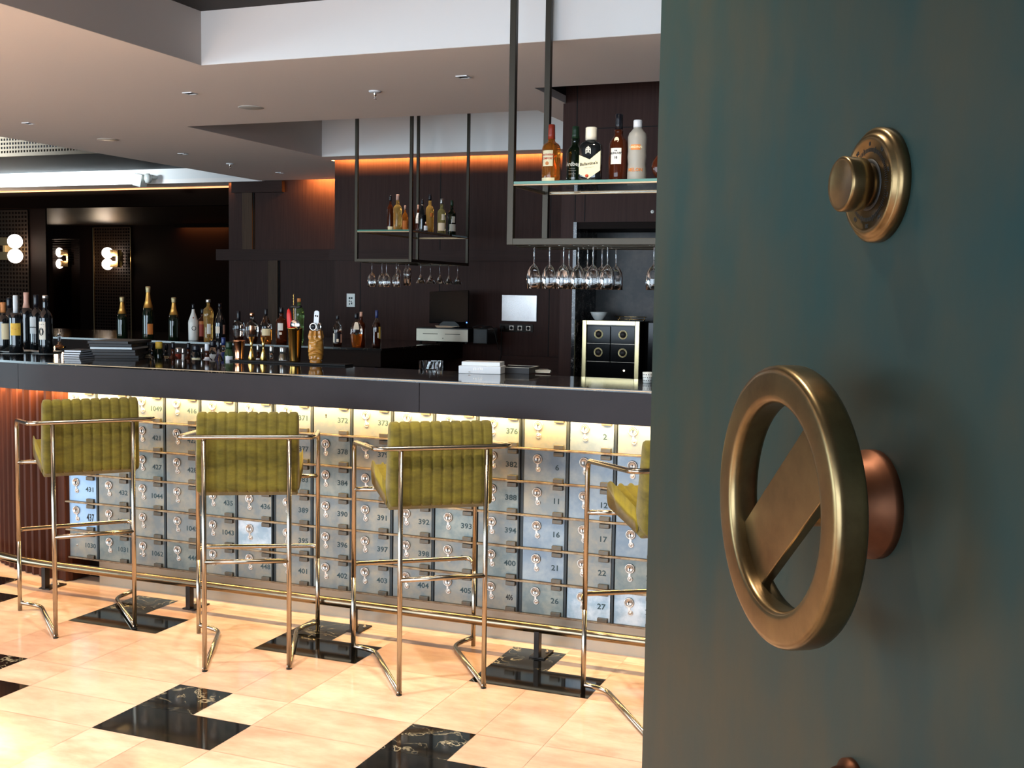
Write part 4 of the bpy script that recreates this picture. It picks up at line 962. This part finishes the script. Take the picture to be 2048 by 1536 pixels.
cb(532, 618, 5.1, .049, 'cone', 'glass', ('cap_black', .80), [(.22, .42, .8, 'label_cream')], 'clear conical bottle with cream label, right of the crystal decanter', liquid=('amber', .40))
cb(563, 615, 5.15, .048, 'liquor', 'amber_dark', ('cap_black', .84), [(.36, .56, .45, 'label_white', -.2), (.24, .31, .25, 'paper', -.2)], 'dark brown bottle with a square white label, behind the red knife handle')
cb(598, 597, 5.2, .046, 'tall', 'glass_green_tr', ('cork', .92, .36), [], 'tall greenish figured bottle with cork, behind the gold shaker')
cb(675, 631, 5.1, .038, 'squat', 'glass', ('cap_black', .86, .36), [(.10, .42, 1.3, 'cap_black'), (.10, .40, .3, 'paper', -1.0), (.10, .38, .3, 'cap_pink', 1.0), (.12, .22, .25, 'paper', 0)], 'square-shouldered whisky bottle with black label, right of the carved mug', liquid=('amber_dark', .48))
cb(712.5, 627, 4.99, .050, 'decanter', 'glass', ('cap_black', .84, .34), [(.52, .74, .45, 'paper', 0)], 'broad round bourbon bottle with cream panel, middle of the counter end', [('●', .022, .38, 'cap_green', 0)], liquid=('amber', .38), sy=.6, pw=2.6)
cb(722, 624, 5.2, .036, 'liquor', 'amber_dark', ('cap_pink', .86), [], 'brown bottle with a pink cap, peeping out behind the broad bourbon bottle')
cb(753, 621, 5.03, .037, 'squat', 'glass', ('cap_blue', .80, .36), [(.24, .56, .3, 'paper_yellow', .8), (.26, .40, .15, 'paper', .35)], 'bourbon bottle with dark blue cap at the corner of the counter', liquid=('amber_dark', .66))

# till
Y0 = 6.05; pl, pr_ = atY(833, 670, Y0), atY(936, 670, Y0); zb_ = zt(833, 681, Y0); ztp = zt(833, 656, Y0)
till = thing('cash_drawer', 'brushed steel fronted cash drawer with two slots, at the end of the back counter', 'cash drawer', (pl.x, Y0, ZP+.0008))
w = pr_.x-pl.x; z1 = ztp-ZP; z0_ = zb_-ZP
mb = MB(); mb.box(.002, .003, z0_*.8, w-.002, .42, z1+.006); mb.build('case', 'black_plastic', till, bevel=.002)
mb = MB(); mb.box(0, -.003, z0_, w, .0025, z1-.004); mb.build('front', 'brushed', till, bevel=.001)
for k in (.13, .56): mb = MB(); mb.box(w*k, -.006, (z0_+z1)/2+.006, w*(k+.29), -.0031, (z0_+z1)/2+.011); mb.build('slot', 'void_black', till)
mb = MB(); mb.lathe([(.006, .003), (.005, .007), (.0001, .007)], 12, M=Tr(w*.52, 0, z0_+.028) @ FY); mb.build('keyhole', 'chrome', till)
for q in (.03, w-.03):
    for yy in (.03, .38): mb = MB(); mb.lathe([(.012, 0), (.012, z0_*.8)], 10, (q, yy, 0)); mb.build('rubber_foot', 'rubber', till)
ZT = ztp+.007+.0008
pm = atY(898, 640, 6.16)
mo = thing('till_screen', 'black touch screen leaning back on top of the cash drawer', 'screen', (pm.x, 6.18, ZT), 0)
w2 = (atY(940, 600, 6.16).x-atY(862, 600, 6.16).x)/2; h2 = zt(862, 581, 6.16)-ZT
mb = MB(); mb.box(-w2, -.012, .045, w2, .012, h2, M=Tr(-.01, 0, 0) @ Ry(-.05) @ Rx(-.12)); sc_ = mb.build('display', 'screen', mo, bevel=.003)
mb = MB(); mb.prism([(-.10, .0), (.10, .0), (.10, .03), (.06, .06), (-.06, .06), (-.10, .03)], -.02, .16, M=Matrix(((1, 0, 0, 0), (0, 0, 1, 0), (0, 1, 0, 0), (0, 0, 0, 1)))); mb.build('stand', 'black_plastic', mo, bevel=.004)
mb = MB(); mb.lathe([(.006, 0), (.0055, .003), (.0001, .003)], 12, M=Tr(w2-.02, -.016, .05) @ FY); mb.build('power_light', 'led_blue', mo)
p = atY(886, 648, 6.09); mb = MB(); mb.add([(0, 0, 0), (.15, 0, .004), (.20, .07, .016), (-.05, .07, .016), (0, 0, .0008), (.15, 0, .0048), (.20, .07, .0168), (-.05, .07, .0168)], [(3, 2, 1, 0), (4, 5, 6, 7), (0, 1, 5, 4), (1, 2, 6, 5), (2, 3, 7, 6), (3, 0, 4, 7)])
tag(mb.build('receipt', 'paper', None, (p.x-.05, 6.06, ZT+.001)), 'curled cream receipt on the cash drawer below the screen', 'receipt')
p = atY(966, 650, 6.2)
prn = thing('receipt_printer', 'black receipt printer with tangled leads beside the cash drawer', 'printer', (p.x, 6.2, ZP+.0005))
mb = MB(); mb.box(-.060, -.1, 0, .085, .15, z1*1.1); mb.build('case', 'black_plastic', prn, bevel=.012)
mb = MB(); mb.tube(bend_path([(.02, -.09, z1*1.12), (.08, -.05, z1*1.25), (.10, .02, z1*1.12), (.13, 0, .05), (.14, .05, -.05)], .05), .004, 8); mb.tube(bend_path([(-.08, -.05, z1*1.12), (-.03, .0, z1*1.3), (.04, .03, z1*1.15)], .03), .004, 8); mb.build('lead', 'rubber', prn)

# ------------------------------------------------------------------ wall fittings
a, b = atY(694, 587, YB), atY(710.5, 614, YB)
ws = thing('wall_switch', 'small white switch plate with grey pictograms on the back wall', 'switch', ((a.x+b.x)/2, YB-.0005, (a.z+b.z)/2))
mb = MB(); mb.box(-(b.x-a.x)/2, -.008, (b.z-a.z)/2, (b.x-a.x)/2, 0, (a.z-b.z)/2); mb.build('plate', 'ceramic', ws, bevel=.002)
mb = MB()
for q in ((-.022, .010, -.004, .030), (.002, .012, .020, .030), (-.020, -.018, -.010, .0), (.004, -.040, .018, -.022), (-.002, -.014, .012, -.006), (-.018, -.045, -.008, -.028)): mb.box(q[0], -.0088, q[1], q[2], -.0078, q[3])
mb.build('pictogram', 'ink', ws)
a, b = atY(1005, 590, YB), atY(1073.5, 643, YB)
wp = thing('mirror_plate', 'shiny rectangular metal plate reflecting pale light, above the sockets', 'wall plate', ((a.x+b.x)/2, YB-.0005, (a.z+b.z)/2))
W2, H2_ = (b.x-a.x)/2, (a.z-b.z)/2
mb = MB(); mb.box(-W2, -.012, -H2_, W2, 0, H2_); mb.build('plate', 'mirror', wp, bevel=.001)
mb = MB(); mb.box(-W2-.004, -.008, -H2_-.004, W2+.004, -.0005, -H2_-.0002); mb.box(W2+.0002, -.008, -H2_, W2+.004, -.0005, H2_); mb.build('rim', 'black_plastic', wp)
a, b = atY(1000, 647, YB), atY(1066.5, 665, YB)
sk = thing('socket_strip', 'dark strip of four wall sockets with a plug in the first', 'sockets', (a.x, YB-.0005, b.z))
mb = MB(); mb.box(0, -.008, 0, b.x-a.x, 0, a.z-b.z); mb.build('plate', 'wall_metal', sk, bevel=.001)
ww = (b.x-a.x)/4; hh = (a.z-b.z)
for k in range(1, 4):
    mb = MB(); mb.lathe([(.021, .008), (.021, .0095), (.016, .0095), (.0155, .0083)], 24, M=Tr(ww*(k+.5)-.006, 0, hh/2) @ FY, caps=False); mb.box(ww*(k+.5)-.027, -.0086, hh/2-.021, ww*(k+.5)+.015, -.0081, hh/2+.021); s1 = mb.build('socket', 'lock_steel', sk)
    mb = MB(); mb.lathe([(.0155, .0084), (.0155, .0088), (.0001, .0088)], 20, M=Tr(ww*(k+.5)-.006, 0, hh/2) @ FY); mb.build('hole', 'void_black', s1)
mb = MB(); mb.lathe([(.020, .008), (.018, .035), (.010, .045), (.0001, .045)], 20, M=Tr(ww*.4, 0, hh/2) @ FY); mb.tube(bend_path([(ww*.4, -.04, hh/2-.004), (ww*.42, -.05, -.1), (ww*.35, -.03, -.25), (-.05, -.05, -.42)], .06), .005, 8); mb.build('plug', 'rubber', sk)
p = atY(1305, 423.5, YN); kn = thing('round_button', 'small pale round button on the wood wall above the stone niche', 'button', (p.x, YN, p.z))
mb = MB(); mb.lathe([(.012, 0), (.011, .006), (.0001, .007)], 20, M=FY); mb.build('cap', 'ceramic', kn)
mb = MB(); mb.lathe([(.003, .0068), (.003, .0075), (.0001, .0075)], 10, M=FY); mb.build('dot', 'ink', kn)

# cabinet in the niche
Yc = 4.02; a, b = atY(1166, 640, Yc), atY(1280.5, 643, Yc); W_ = b.x-a.x; H_ = a.z-.9862
cb_ = thing('cabinet', 'black lacquer cabinet in a gold frame with four round dials, inside the stone niche', 'cabinet', (a.x, Yc, .9862))
mb = MB(); mb.box(.002, .004, 0, W_-.002, .25, H_-.002); mb.build('case', 'screen', cb_)
t_ = .030
for nm, q in (('frame_side', (0, -.014, 0, t_, .0035, H_)), ('frame_side', (W_-t_, -.014, 0, W_, .0035, H_)), ('frame_top', (t_+.0005, -.014, H_-t_, W_-t_-.0005, .0035, H_))):
    mb = MB(); mb.box(*q); mb.build(nm, 'gold_pale', cb_, bevel=.002)
iw = (W_-2*t_)/2; zt_ = H_-t_-.004; ih = .122
for j in range(2):
    for k in range(2):
        x0 = t_+k*iw+.004; z0 = zt_-(j+1)*ih
        mb = MB(); mb.box(x0, -.006, z0+.003, x0+iw-.008, .0035, z0+ih-.003); d_o = mb.build('dial_panel', 'screen', cb_, bevel=.002)
        mb = MB(); c0 = (x0+iw/2-.004, -.006, z0+ih*.52)
        mb.lathe([(.031, 0), (.031, .003), (.028, .004), (.027, .002)], 28, M=Tr(*c0) @ FY, caps=False); mb.lathe([(.025, .001), (.025, .0035), (.0225, .0035), (.022, .001)], 28, M=Tr(*c0) @ FY, caps=False); mb.build('dial_ring', 'gold_pale', d_o)
        mb = MB(); mb.lathe([(.022, .0002), (.020, .006), (.0001, .008)], 24, M=Tr(*c0) @ FY); mb.build('dial_face', 'leather_black', d_o)
        mb = MB(); mb.box(x0, -.008, z0-.0005, x0+iw-.008, .0, z0+.0015); mb.build('sill', 'brushed', d_o)
mb = MB(); mb.lathe([(.006, 0), (.0055, .003), (.0001, .003)], 12, M=Tr(W_*.74, -.003, zt_-2*ih-.055) @ FY); mb.build('indicator', 'led_white', cb_)
p = atY(1197.5, 640, 4.12)
lathe_thing('small_bowl', 'small pale stoneware bowl standing on the gold-framed cabinet', 'bowl', (p.x, 4.12, .9862+H_-.0018), [('bowl', [(.0001, 0), (.026, 0), (.030, .004), (.048, .030), (.060, .056), (.0575, .057), (.045, .031), (.026, .008), (.0001, .006)], 'ceramic')])
p = atY(1262, 638, 4.15); pl_ = thing('brass_rack', 'low brass rail rack on top of the cabinet beside the bowl', 'rack', (p.x, 4.15, .9862+H_-.0018))
mb = MB(); mb.tube([(-.11, 0, .028), (.11, 0, .028)], .003, 8); mb.tube([(-.09, -.03, .012), (.11, -.03, .012)], .003, 8)
for x in (-.08, .0, .095): mb.tube([(x, 0, 0), (x, 0, .028)], .003, 8); mb.tube([(x, -.03, 0), (x, -.03, .012)], .003, 8)
mb.build('rails', 'brass_trim', pl_)
p = atY(1306, 685, 4.0); ap = thing('coffee_machine', 'black appliance with one lit round button, beside the gold-framed cabinet', 'appliance', (p.x, 4.05, .9862))
mb = MB(); mb.box(-.05, 0, 0, .35, .25, .40); mb.build('case', 'screen', ap, bevel=.004)
mb = MB(); mb.lathe([(.009, 0), (.008, .004), (.0001, .004)], 14, M=Tr(0, 0, p.z-.9862) @ FY); mb.build('button_light', 'led_white', ap)

# ------------------------------------------------------------------ ceiling fittings
names = ['fifth', 'first', 'fourth', 'third', 'second']
DL = [(380, 186, 'square recessed downlight left of the round speaker grille'), (927, 153, 'square recessed downlight nearest the vault door'), (57, 246, 'square recessed downlight at the far left of the low ceiling'), (366, 307, 'square recessed downlight near the left ceiling edge'), (560, 345, 'farthest square recessed downlight, above the pilaster')]
for px, py, lb in DL:
    p = onZ(px, py, ZC); t = thing('downlight', lb, 'downlight', (p.x, p.y, ZC), 0, 'square downlights in the ceiling')
    mb = MB(); w = .036
    for q in ((-w, -w, w, -w+.008), (-w, w-.008, w, w), (-w, -w+.008, -w+.008, w-.008), (w-.008, -w+.008, w, w-.008)): mb.box(q[0], q[1], -.006, q[2], q[3], -.0005)
    mb.build('frame', 'white', t); mb = MB(); mb.box(-w+.008, -w+.008, -.003, w-.008, w-.008, -.0006); mb.build('aperture', 'void_black', t)
for px, py, lb in ((502, 215, 'large round white speaker grille in the low ceiling'), (216, 279, 'smaller looking round speaker grille farther back in the low ceiling')):
    p = onZ(px, py, ZC); t = thing('ceiling_speaker', lb, 'speaker', (p.x, p.y, ZC), 0, 'round speaker grilles')
    mb = MB(); mb.lathe([(.088, -.0005), (.088, -.002), (.084, -.003), (.0001, -.003)], 40, caps=False); mb.build('grille', 'ceramic', t)
for px, py, lb in ((750, 182, 'white sprinkler head hanging from the ceiling between the racks'), (460, 327, 'far sprinkler head near the left ceiling edge')):
    p = onZ(px, py, ZC); t = thing('sprinkler', lb, 'sprinkler', (p.x, p.y, ZC), 0, 'sprinklers')
    mb = MB(); mb.lathe([(.040, -.0005), (.038, -.008), (.020, -.011), (.010, -.012)], 28, caps=False); mb.build('rosette', 'white', t)
    mb = MB(); mb.lathe([(.009, -.010), (.009, -.030), (.004, -.034), (.004, -.048), (.013, -.050), (.013, -.052), (.0001, -.053)], 16, caps=False); mb.build('head', 'chrome', t)
p = atY(290, 360, 8.05); t = thing('spotlight', 'white adjustable spotlight in front of the bright upstand, upper left', 'spotlight', (p.x, 8.0, p.z))
mb = MB(); mb.box(-.085, -.06, -.09, .035, .06, .06, M=Ry(.22)); mb.build('head', 'ceramic', t, bevel=.006)
mb = MB(); mb.lathe([(.03, -.06), (.045, -.02), (.045, .03), (.02, .05)], 18, c=(.085, 0, .02)); mb.tube([(.0, 0, .0), (.085, 0, .02), (.09, .145, .03)], .018, 10); mb.build('bracket', 'ceramic', t)

# ------------------------------------------------------------------ far hall: lattice panels and globe lamps
def lattice(name, pxl, pxr, Y, z0, z1, label, mt='lattice_gold', pt=.055):
    x0, x1 = _w(pxl, Y), _w(pxr, Y); t = thing(name, label, 'wall panel', (x0, Y, z0), 0, 'lattice wall panels'); w = x1-x0; h = z1-z0
    mb = MB(); n = int(w/pt)
    for i in range(n+1): mb.box(i*w/n-.012, -.012, 0, i*w/n+.012, -.002, h)
    m_ = int(h/pt)
    for j in range(m_+1): mb.box(0, -.015, j*h/m_-.012, w, -.005, j*h/m_+.012)
    mb.build('lattice', mt, t); mb = MB(); mb.box(-.014, -.03, 0, -.002+.0, -.001, h); mb.box(w+.013, -.03, 0, w+.025, -.001, h); mb.build('edge', 'brass_trim' if pxl > 100 else mt, t)
lattice('lattice_wall', 2-26, 58, 9.05-.002, .3, 2.6, 'dark gold lattice wall panel behind the wine bottles, far left')
lattice('lattice_wall', 190, 262, YH-.002, .3, 2.62, 'dark gold lattice wall panel beside the doorway of the far hall')
LAMPS = [(30, 483, 512, 9.0, .098, -1, 'nearer double globe wall lamp at the far left edge'), (215, 506, 528.5, YH-.05, .098, 1, 'farther double globe wall lamp on the lattice panel beside the doorway'), (117, 505, 527.5, YH+.75, .092, 1, 'double globe lamp added in the recess as a mirror reflection')]  # last pair of globes stands in for reflections in a mirror door
for px, y1, y2, Y, r, sg, lb in LAMPS:
    p = atY(px, y1, Y-.16); q = atY(px, y2, Y-.16)
    t = thing('globe_lamp', lb, 'wall lamp', (p.x, Y, (p.z+q.z)/2), 0, 'double globe wall lamps')
    for z in (p.z, q.z):
        dz = z-(p.z+q.z)/2
        mb = MB(); mb.lathe([(max(.0002, r*sin(a)), -r*cos(a)) for a in [pi*i/14 for i in range(15)]], 24, c=(0, -.16, dz), caps=False); g = mb.build('globe', 'globe', t)
        mb = MB(); mb.box(.0 if sg > 0 else -.21, -.20, dz-.055, .21 if sg > 0 else .0, -.10, dz+.055, M=Tr(.05*sg, 0, 0)); mb.build('bracket', 'brass_trim', t, bevel=.003)
    mb = MB(); mb.box(.20*sg-.02, -.16, -.12, .20*sg+.02, -.015 if Y < 13.5 else -.001, .12); mb.build('backplate', 'gold_pale', t)
    l = bpy.data.lights.new('globe_light', 'POINT'); l.energy = 7; l.color = (1, .75, .5); l.shadow_soft_size = .1
    lo = bpy.data.objects.new('globe_light', l); COL.objects.link(lo); lo.location = (p.x, Y-.34, (p.z+q.z)/2)
x0, x1 = _w(102, YH+.05), _w(157, YH+.05)
bl = thing('louvre_blind', 'louvred blind with a pale strip and dark disc shaped as a mirrored ceiling', 'blind', (x0, YH+.05, 2.42))
z1_, z2_ = zt(102, 464, YH+.05)-2.42, zt(102, 477, YH+.05)-2.42
mb = MB(); mb.box(0, 0, z2_, x1-x0, .01, z1_); mb.build('top_strip', 'paper_cool', bl)  # pale strip imitates the white ceiling mirrored in the door
mb = MB(); mb.lathe([(.07, .0), (.07, .004), (.0001, .004)], 24, M=Tr((x1-x0)*.5, 0, (z1_+z2_)/2) @ FY); mb.build('vent', 'void_black', bl)  # no real vent: dark circle belonging to the same imitated reflection
for k in range(9): mb = MB(); mb.box(0, 0, z2_-.05-k*.045, x1-x0, .012, z2_-.043-k*.045); mb.build('slat', 'lattice_gold', bl)
sp2 = spot('hall_ceiling_light', (_w(222, 11), 11.0, 2.2), (0, -.2, 1), 14, (1, .75, .45), 90, .8, .03)
